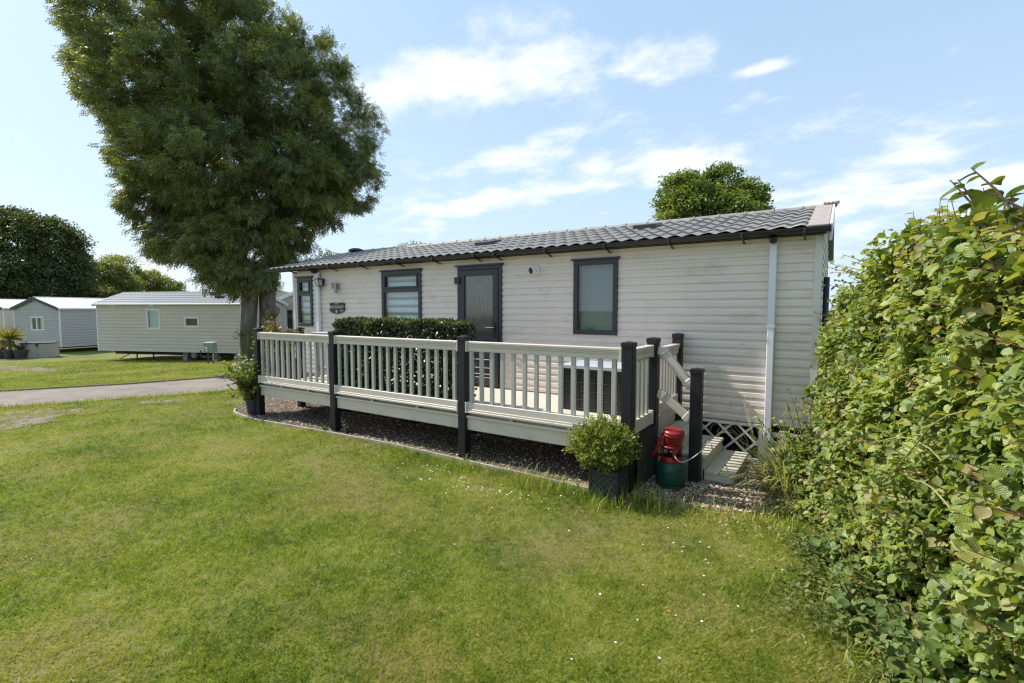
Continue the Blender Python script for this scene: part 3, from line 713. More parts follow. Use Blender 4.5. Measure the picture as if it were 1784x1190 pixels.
    for i, (a, b_, c_, d_) in enumerate(wins):
        window(root, a, b_, c_, d_, M['frame'], mv, split=(1.90, 1.92, None)[i], blind=('zebra', 'zebra', 'slat')[i], fw=.06)
    # door
    a, b_, c_, d_ = door; fw = .05
    f = MB(mv); f.box(a, a + fw, -.035, .05, c_, d_).box(b_ - fw, b_, -.035, .05, c_, d_).box(a + fw, b_ - fw, -.035, .05, d_ - fw, d_).box(a + fw, b_ - fw, -.035, .05, c_, c_ + .03)
    f.box(a - .03, b_ + .03, -.06, -.002, d_ + .001, d_ + .024)
    dr = f.build('door', M['frame'], root, bevel=.004)
    la, lb, lc, ld = a + fw + .003, b_ - fw - .003, c_ + .035, d_ - fw - .003; s = .085
    f = MB(mv); f.box(la, la + s, -.048, .01, lc, ld).box(lb - s, lb, -.048, .01, lc, ld).box(la + s, lb - s, -.048, .01, ld - s, ld).box(la + s, lb - s, -.048, .01, 1.17, 1.27)
    f.box(la + s, lb - s, -.048, .01, lc, lc + .12); f.box(la + s, lb - s, -.030, .008, lc + .12, 1.17)
    for z in (lc + .15, lc + .24, lc + .36): f.box(la + s + .02, lb - s - .02, -.040, -.030, z, z + .02)
    f.box(la + s + .06, la + s + .08, -.040, -.030, lc + .38, 1.15).box(lb - s - .08, lb - s - .06, -.040, -.030, lc + .38, 1.15)
    f.build('door_leaf', M['frame'], dr, bevel=.004)
    m, nt, out = newmat('obscure reeded glass'); bs = N(nt, 'ShaderNodeBsdfPrincipled', Roughness=.06); bs.inputs['Specular IOR Level'].default_value = 1.0
    n = noise(nt, 14, 5, .65, (3.0, 3.0, .55)); cc = ramp(nt, n, [(.35, (.085, .080, .066)), (.55, (.135, .128, .108)), (.75, (.21, .20, .17))]); L(nt, cc, bs.inputs['Base Color'])
    bp = N(nt, 'ShaderNodeBump', Strength=.35, Distance=.006); L(nt, noise(nt, 30, 3, .6, (3, 3, .5)), bp.inputs['Height']); L(nt, bp.outputs[0], bs.inputs['Normal']); L(nt, bs.outputs[0], out.inputs[0])
    f = MB(mv); f.box(la + s, lb - s, -.022, -.014, 1.27, ld - s); f.build('pane', m, dr)
    h = MB(mv); h.box(lb - .065, lb - .025, -.056, -.048, 1.20, 1.42); h.bar((lb - .045, -.085, 1.345), (lb - .185, -.085, 1.345), .018, .02); h.bar((lb - .045, -.05, 1.345), (lb - .045, -.09, 1.345), .02, .02)
    h.build('handle', M['black'], dr, bevel=.003)
    for z in (2.03, .75): h = MB(mv); h.box(a - .03, a + .07, -.075, -.048, z - .05, z + .05); h.build('hinge', M['black'], dr, bevel=.006)
    # underneath
    u = MB(mv); u.box(.3, Lc - .3, .6, .75, .22, ZB - .006).box(.3, Lc - .3, D - .75, D - .6, .22, ZB - .006)
    for x in (.4, 2.4, 4.4, 6.4, 8.2): u.box(x, x + .4, .5, .9, 0, .22).box(x, x + .4, D - .9, D - .5, 0, .22)
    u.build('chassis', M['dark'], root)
    u = MB(mv); u.box(.05, Lc - .05, .46, .49, -.05, ZB - .007); u.box(.05, .08, .49, D, -.05, ZB - .007).box(Lc - .08, Lc - .05, .49, D, -.05, ZB - .007); u.build('light_block_skirt', M['dark'], root)  # added dark walls that block light coming in under the caravan
    p = MB(mv); p.tube([(Lc + .045, .55, 1.95), (Lc + .045, .55, .4)], .030, 10); p.build('soil_pipe', M['gutter'], root, smooth=True)
    p = MB(mv); p.tube([(Lc - .55, .2, .36), (Lc - .02, .2, .355)], .018, 8)
    for x in (.5, .42, .22, .12, .05): p.tube([(Lc - x - .035, .2, .36), (Lc - x + .035, .2, .36)], .026, 10)
    p.build('drain_pipe', M['concrete'], root, smooth=True)
main_caravan()

WY = 5.75 - .016
def text_mesh(body, size, loc, m, parent, ex=.0008):
    c = bpy.data.curves.new('txt', 'FONT'); c.body = body; c.size = size; c.space_character = 1.08; c.align_x = 'CENTER'; c.align_y = 'CENTER'; c.extrude = ex
    o = bpy.data.objects.new('txt', c); COL.objects.link(o); o.rotation_euler = (math.pi / 2, 0, 0)
    dg = bpy.context.evaluated_depsgraph_get(); me = bpy.data.meshes.new_from_object(o.evaluated_get(dg))
    bpy.data.objects.remove(o); me.transform(Matrix.Translation(Vector(loc) - rootof(parent).location) @ Matrix.Rotation(math.pi / 2, 4, 'X'))
    me.materials.clear(); me.materials.append(m); q = bpy.data.objects.new('lettering', me); COL.objects.link(q); q.parent = parent; return q
def wall_things():
    # name plate
    cx, cz, w, h = -7.50, 1.63, .42, .20
    r = empty('name_plate', (cx, WY, cz), 'black oval-bottomed name plate reading BURGUNDY on the cream wall', 'sign')
    pl = [(-.46, .5), (.44, .5), (.5, .38), (.48, .1), (.5, -.14), (.44, -.28), (.32, -.38), (.16, -.46), (0, -.48), (-.16, -.46), (-.32, -.40), (-.44, -.30), (-.5, -.16), (-.48, .1), (-.5, .38)]
    b = MB(); b.prism([(cx + x * w, cz + z * h) for x, z in pl], WY - .016, WY - .002); b.build('plate', M['black'], r, bevel=.003)
    lm = mat('silver lettering', (.62, .61, .58), .4, .03)
    t = text_mesh('BURGUNDY', .068, (cx - .005, WY - .0175, cz + .022), lm, r); 
    e = MB(); e.lathe([(.022, 0), (.022, .003)], (cx - .01, WY - .016, cz - .058), 16, axis=(0, -1, 0)); e.build('emblem', lm, r)
    for x, z, n in ((cx - .04, cz + .072, 4), (cx + .095, cz - .052, 5)):
        e = MB()
        for i in range(n): e.box(x + i * .018, x + i * .018 + .013, WY - .0185, WY - .016, z, z + (.016 if i % 2 else .013))
        e.build('small_lettering', lm, r)
    # camera
    r = empty('security_camera', (-3.37, WY, 2.13), 'white dome security camera beside the door top', 'camera')
    b = MB(); b.lathe([(.062, 0), (.062, .018), (.05, .03)], (-3.37, WY, 2.13), 20, axis=(0, -1, 0)); b.build('mount', M['white'], r, smooth=False)
    b = MB(); b.lathe([(.015, -.02), (.043, 0), (.053, .02), (.05, .045), (.045, .05)], (-3.375, WY - .045, 2.13), 20, axis=(-.45, -1, -.25)); b.build('dome', M['white'], r, smooth=True)
    b = MB(); b.lathe([(.046, .045), (.043, .056), (.028, .066), (.005, .068)], (-3.375, WY - .045, 2.13), 20, axis=(-.45, -1, -.25)); b.build('lens', M['black'], r, smooth=True)
    # up-down light
    r = empty('wall_light', (-7.50, WY, 2.0), 'twin tube brushed steel wall light above the name plate', 'lamp')
    b = MB(); b.box(-7.55, -7.45, WY - .03, WY - .002, 1.97, 2.06); b.build('back_plate', M['steel'], r, bevel=.004)
    b = MB(); b.lathe([(.03, 0), (.03, .17)], (-7.465, WY - .065, 1.90), 16); b.build('tube', M['steel'], r)
    b = MB(); b.lathe([(.026, 0), (.026, .11)], (-7.55, WY - .06, 1.98), 16); b.build('tube', M['steel'], r)
    # lantern
    x, z = -7.90, 2.11
    r = empty('lantern_light', (x, WY, z), 'small black bracket lantern next to the left downpipe', 'lamp')
    b = MB(); b.box(x - .045, x + .045, WY - .02, WY - .002, z - .05, z + .06); b.box(x - .06, x + .06, WY - .14, WY - .02, z + .045, z + .062); b.build('bracket', M['black'], r, bevel=.003)
    b = MB()
    for sx in (-1, 1):
        for sy in (0, 1): b.bar((x + sx * .052, WY - .03 - sy * .1, z + .045), (x + sx * .04, WY - .04 - sy * .07, z - .075), .01, .01)
    b.box(x - .045, x + .045, WY - .115, WY - .035, z - .085, z - .073); b.build('cage', M['black'], r)
    b = MB(); b.box(x - .036, x + .036, WY - .105, WY - .045, z - .07, z + .04); b.build('lamp_glass', mat('frosted lamp glass', (.45, .45, .42), .3, .05), r)
wall_things()

# ------------------------------------------------------------------ deck
def rail_h(mb, x0, x1, y, zt, h, cap=.03, axis='x'):
    def bx(a, b, c, d, e, f):
        if axis == 'x': mb.box(a, b, y + c, y + d, e, f)
        else: mb.box(y + c, y + d, a, b, e, f)
    bx(x0, x1, -.040, .040, zt - .022, zt); bx(x0, x1, -.034, .034, zt - .040, zt - .0225); bx(x0, x1, -.029, .029, zt - .058, zt - .0405); bx(x0, x1, -.024, .024, zt - h, zt - .0585)
def deck():
    root = empty('raised_deck', (-4.4, 4.9, 0), 'raised cream deck with sage balustrade and charcoal posts along the caravan', 'deck')
    DX0, DX1, DY0, DY1, DZ = -7.33, -1.50, 4.16, 5.715, .485
    b = MB(); y = DY0
    while y < DY1 - .05: b.box(DX0, DX1, y, min(y + .138, DY1), DZ - .028, DZ); y += .144
    b.build('decking', M['deck'], root, bevel=.003)
    YF = 4.13; px = [-7.28, -5.49, -3.32, -1.49]
    posts = [(x, YF, 1.31, 0) for x in px] + [(-1.46, 4.72, 1.32, 0), (-1.47, 5.64, 1.325, 0), (-1.05, 4.72, 1.05, 0), (-7.33, 4.86, 1.30, 0)]
    for x, y, zt, zb in posts:
        q = MB(); q.box(x - .05, x + .05, y - .05, y + .05, zb - .03, zt); po = q.build('post', M['post'], root, bevel=.006)
        q = MB(); q.box(x - .055, x + .055, y - .055, y + .055, zt - .03, zt - .001 + .008)
        q.add([(x - .055, y - .055, zt + .008), (x + .055, y - .055, zt + .008), (x + .055, y + .055, zt + .008), (x - .055, y + .055, zt + .008), (x, y, zt + .022)], [(0, 1, 4), (1, 2, 4), (2, 3, 4), (3, 0, 4)])
        q.build('post_cap', M['post'], po, bevel=.003)
    nb = (13, 16, 13)
    for i in range(3):
        a, c = px[i] + .052, px[i + 1] - .052
        q = MB(); rail_h(q, a, c, YF, 1.268, .104); q.box(a - .001, a + .018, YF - .044, YF + .044, 1.158, 1.2725).box(c - .018, c + .001, YF - .044, YF + .044, 1.158, 1.2725)
        rp = q.build('railing', M['rail'], root, bevel=.003)
        q = MB(); q.box(a, c, YF - .032, YF + .032, .552, .618).box(a, c, YF - .040, YF + .040, .532, .5515).box(a, c, YF - .048, YF + .048, .508, .5315)
        q.box(a - .001, a + .018, YF - .052, YF + .052, .504, .622).box(c - .018, c + .001, YF - .052, YF + .052, .504, .622); q.build('bottom_rail', M['rail'], rp, bevel=.003)
        for k in range(nb[i]):
            x = a + (c - a) * (k + .5) / nb[i] - .012
            q = MB(); q.box(x - .021, x + .021, YF - .016, YF + .016, .6175, 1.1645); q.build('baluster', M['balu'], rp, bevel=.003)
        for t in (.33, .70):
            x = a + (c - a) * t; q = MB(); q.box(x - .022, x + .022, YF - .025, YF + .025, .4765, .5085); q.build('spacer', M['balu'], rp)
        q = MB(); q.box(a - .0, c + .0, YF - .012, YF + .028, .318, .452); q.box(a, c, YF - .034, YF + .030, .4525, .476); q.build('fascia', M['rail'], root, bevel=.003)
    # left side and right side fascia, right side railing
    q = MB(); q.box(-7.345, -7.31, 4.19, 4.80, .318, .452).box(-7.345, -7.31, 4.92, 5.70, .318, .452); q.build('fascia', M['rail'], root)
    q = MB(); q.box(-1.53, -1.455, 4.78, 5.58, .44, .535); q.box(-1.515, -1.47, 4.78, 5.6, .30, .4395); q.build('kerb_board', M['deck'], root, bevel=.004)
    q = MB(); rail_h(q, 4.182, 4.665, -1.48, 1.262, .104, axis='y'); q.box(-1.524, -1.436, 4.648, 4.667, 1.152, 1.267); rp = q.build('railing', M['rail'], root, bevel=.003)
    q = MB(); q.box(-1.512, -1.448, 4.182, 4.665, .535, .620); q.box(-1.524, -1.436, 4.182, 4.665, .510, .5345); q.box(-1.53, -1.43, 4.648, 4.668, .505, .64); q.build('bottom_rail', M['rail'], rp, bevel=.003)
    for k in range(4):
        y = 4.25 + .115 * k; q = MB(); q.box(-1.496, -1.464, y - .021, y + .021, .6195, 1.159); q.build('baluster', M['balu'], rp, bevel=.003)
    # gate
    q = MB(); rail_h(q, 4.775, 5.585, -1.47, 1.225, .10, axis='y'); gt = q.build('gate', M['rail'], root, bevel=.003)
    q = MB(); q.box(-1.50, -1.44, 4.775, 5.585, .57, .665); q.build('bottom_rail', M['rail'], gt, bevel=.003)
    for k in range(8):
        y = 4.82 + .103 * k; q = MB(); q.box(-1.486, -1.454, y - .02, y + .02, .664, 1.1265); q.build('baluster', M['rail'], gt, bevel=.003)
    # stair handrails
    for z0, z1 in ((1.215, .885), (.80, .565)):
        q = MB(); p0 = Vector((-1.36, 4.715, z0 - .01)); p1 = Vector((-1.125, 4.715, z1 + .04))
        q.bar(p0, p1, .062, .078); q.bar((-1.408, 4.715, z0), p0 + Vector((.012, 0, 0)), .064, .08); q.bar(p1 - Vector((.012, 0, 0)), (-1.098, 4.715, z1), .064, .08)
        hr = q.build('handrail', M['rail'], root, bevel=.006)
        d = (p1 - p0).normalized()
        for pc in (p0, p1): q = MB(); q.bar(pc - d * .028, pc + d * .028, .074, .092); q.build('collar', M['rail'], hr, bevel=.006)
    # legs under the deck
    for x in (-6.4, -4.9, -3.9, -2.6):
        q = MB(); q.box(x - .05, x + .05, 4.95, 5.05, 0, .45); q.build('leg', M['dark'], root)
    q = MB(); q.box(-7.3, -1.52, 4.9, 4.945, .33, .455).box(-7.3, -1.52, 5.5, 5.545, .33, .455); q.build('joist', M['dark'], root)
deck()
def steps():
    root = empty('deck_steps', (-1.05, 5.2, 0), 'three pale composite steps going down from the deck to the gravel', 'steps')
    Y0, Y1 = 4.775, 5.62
    for i, (x0, x1, z) in enumerate(((-1.45, -1.20, .365), (-1.22, -.96, .235), (-.98, -.715, .105))):
        xm = (x0 + x1) / 2
        q = MB(); q.box(x0, xm - .003, Y0, Y1, z - .03, z).box(xm + .003, x1, Y0, Y1, z - .03, z); t = q.build('tread', M['step'], root, bevel=.004)
        q = MB(); q.box(x1 - .035, x1 - .012, Y0 + .02, Y1 - .02, max(z - .13, -.02), z - .0305); q.build('riser', M['step'], root, bevel=.003)
        q = MB(); q.box(x0 + .0, x1 - .036, Y0 + .012, Y0 + .032, -.02, z - .0305); q.build('side_panel', M['rail'], root)
steps()

def lattice_panel(name, label, x0, x1, y, z0, z1, m, cell=.15, w=.02, t=.007):
    r = empty(name, ((x0 + x1) / 2, y, z0), label, 'lattice')
    q = MB(); q.box(x0, x1, y - .01, y + .012, z1 - .03, z1).box(x0, x1, y - .01, y + .012, z0, z0 + .03).box(x0, x0 + .035, y - .01, y + .012, z0 + .03, z1 - .03).box(x1 - .035, x1, y - .01, y + .012, z0 + .03, z1 - .03)
    q.build('lattice_frame', m, r)
    H = z1 - z0
    for sgn in (1, -1):
        q = MB(); s = x0 - H
        while s < x1:
            a = s; b = s + H; za, zb = (z0, z1) if sgn > 0 else (z1, z0)
            fa = max(0, (x0 - a) / H); fb = min(1, (x1 - a) / H)
            if fb > fa: q.bar((a + fa * H, y + sgn * .0045, za + fa * (zb - za)), (a + fb * H, y + sgn * .0045, za + fb * (zb - za)), w, t, up=(0, 1, 0))
            s += cell
        q.build('slats', m, r)
lattice_panel('garden_lattice', 'white criss-cross lattice panel beside the steps, under the cream wall', -1.28, -.60, 5.70, .0, .40, M['lattice'], cell=.205, w=.022)
lattice_panel('garden_lattice', 'white lattice panel right of the downpipe foot, half hidden by leaves', -.53, -.06, 5.70, .0, .335, M['lattice'], cell=.19, w=.022)
def lattice_post():
    q = MB(); q.box(-.595, -.535, 5.685, 5.725, 0, .37); tag(q.build('lattice_post', M['lattice'], bevel=.004), 'short pale post between the two white lattice panels', 'post')
lattice_post()
def trellis():
    r = empty('willow_trellis', (-1.42, 4.42, 0), 'dark expanding trellis closing the gap beneath the side rail of the deck', 'trellis')
    q = MB()
    for sgn in (1, -1):
        for k in range(-2, 12):
            y = 4.17 + k * .045; a = (-1.42 + sgn * .006, y, .0); b = (-1.42 + sgn * .006, y + sgn * .10, .50)
            if 4.13 < min(a[1], b[1]) and max(a[1], b[1]) < 4.69: q.tube([a, ((a[0] + b[0]) / 2, (a[1] + b[1]) / 2 + .006, .25), b], .008, 6)
    q.build('canes', mat('weathered cane', (.050, .050, .038), .8, .3), r)
    q = MB(); q.box(-1.462, -1.45, 4.19, 4.66, 0, .50); q.build('backing', M['black'], r)
trellis()
def edging():
    q = MB(); P = [(-7.98, 4.12), (-7.75, 3.98), (-7.35, 3.90), (-6.9, 3.86), (-5.5, 3.96), (-4.3, 4.02), (-3.3, 3.99), (-2.6, 3.97), (-1.72, 3.935)]
    for (a, b), (c, d) in zip(P, P[1:]): q.bar((a, b, .012), (c, d, .012), .022, .05)
    tag(q.build('edging_board', M['edge']), 'thin pale edging strip between the lawn and the gravel', 'edging')
    q = MB(); q.box(-.66, -.42, 5.12, 5.62, .0, .035); tag(q.build('timber_board', M['timber'], bevel=.006), 'weathered brown board lying at the foot of the steps', 'board')
    q = MB(); q.box(-2.05, -1.74, 3.96, 4.02, .0, .035); tag(q.build('timber_board', M['timber'], bevel=.006), 'short brown timber offcut at the gravel edge left of the square planter', 'board')
edging()

# ------------------------------------------------------------------ things on and by the deck
def storage_box():
    x0, x1, y0, y1, z0 = -2.56, -1.83, 4.93, 5.38, .487
    r = empty('storage_box', (-2.2, 5.15, z0), 'black panelled storage box with a pale grey lid on the deck', 'box')
    q = MB(); q.box(x0 + .012, x1 - .012, y0 + .012, y1 - .012, z0, z0 + .45); q.build('body', M['black'], r)
    q = MB(); n = 7
    for k in range(n):
        a = x0 + .03 + (x1 - x0 - .06) * k / n; b = x0 + .03 + (x1 - x0 - .06) * (k + 1) / n
        for j in range(4): z = z0 + .03 + j * .095; q.box(a + .006, b - .006, y0 + .002, y0 + .014, z + .006, z + .089)
    for k in range(4):
        a = y0 + .03 + (y1 - y0 - .06) * k / 4; b = y0 + .03 + (y1 - y0 - .06) * (k + 1) / 4
        for j in range(4):
            z = z0 + .03 + j * .095
            q.box(x1 - .014, x1 - .002, a + .006, b - .006, z + .006, z + .089); q.box(x0 + .002, x0 + .014, a + .006, b - .006, z + .006, z + .089)
    q.build('woven_panel', M['black'], r, bevel=.003)
    q = MB()
    for j in range(5): z = z0 + .027 + j * .095; q.box(x0 + .01, x1 - .01, y0 - .002, y0 + .011, z, z + .006)
    q.build('weave_ribs', mat('worn grey rib', (.07, .068, .065), .5, .2), r)
    q = MB()
    for a in (x0, x1 - .03):
        for b in (y0, y1 - .03): q.box(a, a + .03, b, b + .03, z0, z0 + .44)
    q.box(x0 - .004, x1 + .004, y0 - .004, y1 + .004, z0 + .4405, z0 + .465); q.build('corner_posts', M['black'], r, bevel=.003)
    q = MB(); q.box(x0 - .02, x1 + .02, y0 - .02, y1 + .02, z0 + .466, z0 + .50)
    q.add([(x0 - .02, y0 - .02, z0 + .5), (x1 + .02, y0 - .02, z0 + .5), (x1 + .02, y1 + .02, z0 + .5), (x0 - .02, y1 + .02, z0 + .5), (x0 + .05, y0 + .05, z0 + .522), (x1 - .05, y0 + .05, z0 + .522), (x1 - .05, y1 - .05, z0 + .522), (x0 + .05, y1 - .05, z0 + .522)],
          [(0, 1, 5, 4), (1, 2, 6, 5), (2, 3, 7, 6), (3, 0, 4, 7), (4, 5, 6, 7)])
    q.build('lid', M['greylid'], r, bevel=.006)
    q = MB(); q.box(x0 - .028, x0 - .002, y0 + .15, y0 + .29, z0 + .40, z0 + .43); q.build('handle', M['black'], r)
storage_box()
def table():
    r = empty('garden_table', (-6.95, 5.25, .487), 'flat grey garden table on the deck below the left window', 'table')
    q = MB(); q.box(-7.27, -6.62, 5.02, 5.50, 1.16, 1.235); q.build('tabletop', M['greytable'], r, bevel=.006)
    for x in (-7.22, -6.70):
        for y in (5.06, 5.42): q = MB(); q.box(x, x + .05, y, y + .05, .487, 1.1595); q.build('leg', M['greylid'], r, bevel=.003)
    q = MB(); q.box(-7.20, -6.68, 5.08, 5.46, .60, .66); q.build('shelf', M['greytable'], r, bevel=.004)
table()
def planter_bush():
    x0, x1, y0, y1, h = -1.71, -1.45, 3.80, 4.06, .255
    r = empty('square_planter', (-1.58, 3.93, 0), 'black square planter with lattice moulding at the front corner of the deck', 'planter')
    q = MB(); q.box(x0 + .012, x1 - .012, y0 + .012, y1 - .012, 0, h - .02); q.box(x0, x1, y0, y0 + .022, h - .032, h).box(x0, x1, y1 - .022, y1, h - .032, h).box(x0, x0 + .022, y0 + .022, y1 - .022, h - .032, h).box(x1 - .022, x1, y0 + .022, y1 - .022, h - .032, h)
    q.box(x0, x1, y0, y1, 0, .02)
    for a in (x0, x1 - .024):
        for b in (y0, y1 - .024): q.box(a, a + .024, b, b + .024, .0201, h - .0321)
    q.build('body', M['pot'] if False else mat('black planter plastic', (.026, .027, .027), .5, .25, 9), r, bevel=.004)
    q = MB(); H = h - .06; z0 = .025; mt = mat('worn planter moulding', (.085, .088, .088), .5, .2, 12)
    for sgn in (1, -1):
        s = -H
        while s < .212:
            za, zb = (z0, z0 + H) if sgn > 0 else (z0 + H, z0); fa = max(0, -s / H); fb = min(1, (.212 - s) / H)
            if fb > fa + .02:
                q.bar((x0 + .024 + s + fa * H, y0 + .008, za + fa * (zb - za)), (x0 + .024 + s + fb * H, y0 + .008, za + fb * (zb - za)), .007, .009, up=(0, 1, 0))
                q.bar((x1 - .008, y0 + .024 + s + fa * H, za + fa * (zb - za)), (x1 - .008, y0 + .024 + s + fb * H, za + fb * (zb - za)), .007, .009, up=(1, 0, 0))
            s += .062
    q.build('moulding', mt, r)
    q = MB(); q.box(x0 + .02, x1 - .02, y0 + .02, y1 - .02, h - .03, h - .015); q.build('soil', M['soil'], r)
    c = np.array([-1.645, 3.93, .425]); b = empty('box_bush', (-1.6, 3.93, .24), 'round clipped box bush with bright young leaves growing in the black planter', 'shrub')
    n = 7200; dr = sph(n); lump = .93 + .15 * np.sin(dr[:, 0] * 7 + 1) * np.sin(dr[:, 1] * 6 + 2) + .09 * np.sin(dr[:, 2] * 8 + dr[:, 0] * 5)
    rad = np.array([.255, .235, .205]) * (.55 + .45 * rng.random(n) ** .4)[:, None] * lump[:, None] * (1 + .10 * rng.random(n)[:, None])
    P = c + dr * rad; P = P[P[:, 2] > .235]; dr = (P - c) / np.linalg.norm(P - c, axis=1, keepdims=True); n = len(P)
    lm = leafmat('box leaf', [(.1, (.034, .062, .012)), (.35, (.095, .135, .024)), (.6, (.20, .24, .050)), (.9, (.36, .37, .11))], .4, .35, 9.0)
    cloud('foliage', WIDE, WIDE_F, P, dr + .8 * sph(n) + np.array([0, 0, .35]), dr + sph(n) * .7, .018 + .013 * rng.random(n), lm, b)
    # outer sprigs
    k = 260; dd = sph(k); dd = dd[dd[:, 2] > -.35]; PP = []; DD = []
    for d0 in dd:
        base = c + d0 * np.array([.25, .23, .20]); ax = unit((d0 + .4 * sph(1)[0] + np.array([0, 0, .3]))[None])[0]
        for j in range(9): PP.append(base + ax * .011 * j); DD.append(ax * .6 + sph(1)[0] * .8)
    PP = np.array(PP); DD = np.array(DD); cloud('young_leaves', WIDE, WIDE_F, PP, DD, sph(len(PP)), .016 + .008 * rng.random(len(PP)), leafmat('young box leaf', [(.1, (.13, .18, .03)), (.6, (.28, .325, .075)), (.9, (.43, .43, .15))], .4, .35, 5), b)
    q = MB()
    for i in range(9):
        a = i * .7; q.tube([(c[0] + .03 * math.cos(a), c[1] + .03 * math.sin(a), .23), (c[0] + .07 * math.cos(a), c[1] + .07 * math.sin(a), .33), (c[0] + .15 * math.cos(a), c[1] + .15 * math.sin(a), .46)], [.008, .006, .003], 5)
    q.build('stems', M['twig'], b)
planter_bush()
def gas_bottle():
    c = (-1.20, 4.46); r = empty('gas_bottle', (c[0], c[1], 0), 'squat green gas bottle with red collar standing on the gravel by the steps', 'gas bottle')
    q = MB(); q.lathe([(.105, .035), (.122, .045), (.130, .07), (.130, .175), (.124, .205), (.100, .232), (.085, .24)], (*c, 0), 32); q.lathe([(.1315, .118), (.1325, .122), (.1315, .126)], (*c, 0), 32); q.build('cylinder', M['gas_green'], r, smooth=True)
    q = MB(); q.lathe([(.112, .0), (.118, .0), (.118, .04), (.112, .04)], (*c, 0), 28)
    for k in range(6): a = k * math.pi / 3 + .2; q.bar((c[0] + .10 * math.cos(a), c[1] + .10 * math.sin(a), .028), (c[0] + .128 * math.cos(a), c[1] + .128 * math.sin(a), .028), .06, .036)
    q.build('foot_ring', M['gas_green'], r, bevel=.006)
    q = MB(); q.lathe([(.096, .228), (.092, .25), (.086, .285), (.080, .29), (.080, .285), (.084, .25), (.088, .228)], (*c, 0), 28)
    for k in range(4):
        a = k * math.pi / 2 + .5; q.tube([(c[0] + .083 * math.cos(a), c[1] + .083 * math.sin(a), .28), (c[0] + .078 * math.cos(a), c[1] + .078 * math.sin(a), .37)], .016, 8)
    n = 20; q.tube([(c[0] + .085 * math.cos(2 * math.pi * i / n), c[1] + .085 * math.sin(2 * math.pi * i / n), .375) for i in range(n + 1)], .014, 8, cap=False)
    q.build('collar', M['gas_red'], r, smooth=True)
    q = MB(); q.lathe([(.02, .23), (.02, .31), (.028, .315), (.028, .34), (.012, .345)], (*c, 0), 14); q.build('valve', M['chrome'], r, smooth=True)
    # red tub resting upside down and tilted on the collar
    ax = Vector((.10, -.12, 1)).normalized()
    t = empty('red_tub', (c[0] + .01, c[1], .385), 'red plastic tub with a long handle resting tilted on the gas bottle collar', 'tub')
    q = MB(); q.lathe([(.070, 0), (.078, .006), (.086, .06), (.092, .11), (.093, .128), (.090, .138), (.070, .150), (.045, .152), (.02, .148)], (c[0] + .01, c[1], .385), 28, axis=ax)
    q.lathe([(.0925, .10), (.097, .106), (.0935, .113)], (c[0] + .01, c[1], .385), 28, axis=ax); q.build('tub', M['gas_red'], t, smooth=True)
    q = MB(); q.tube([(c[0] - .075, c[1] - .05, .50), (c[0] - .085, c[1] - .07, .44), (c[0] - .105, c[1] - .08, .36), (c[0] - .135, c[1] - .085, .30), (c[0] - .165, c[1] - .09, .265)], [.016, .016, .015, .014, .012], 10)
    q.tube([(c[0] - .085, c[1] + .01, .42), (c[0] - .13, c[1], .405), (c[0] - .145, c[1], .36), (c[0] - .135, c[1], .30), (c[0] - .10, c[1], .275)], .012, 8); q.build('handle', M['gas_red'], t, smooth=True)
    q = MB(); P = [(-1.16, 4.40, .33), (-1.13, 4.37, .29), (-1.09, 4.42, .255), (-1.04, 4.60, .262), (-.985, 4.70, .315), (-.985, 4.79, .33), (-1.0, 4.95, .30), (-1.05, 5.3, .262)]
    P2 = []
    for i in range(len(P) - 1):
        for k in range(5):
            a = [Vector(P[max(0, min(len(P) - 1, i + o))]) for o in (-1, 0, 1, 2)]; s = k / 5
            P2.append(.5 * ((2 * a[1]) + (-a[0] + a[2]) * s + (2 * a[0] - 5 * a[1] + 4 * a[2] - a[3]) * s * s + (-a[0] + 3 * a[1] - 3 * a[2] + a[3]) * s ** 3))
    q.tube(P2, .005, 6); tag(q.build('gas_hose', M['cable'], smooth=True), 'thin pale gas hose looping past the low stair post', 'hose')
gas_bottle()

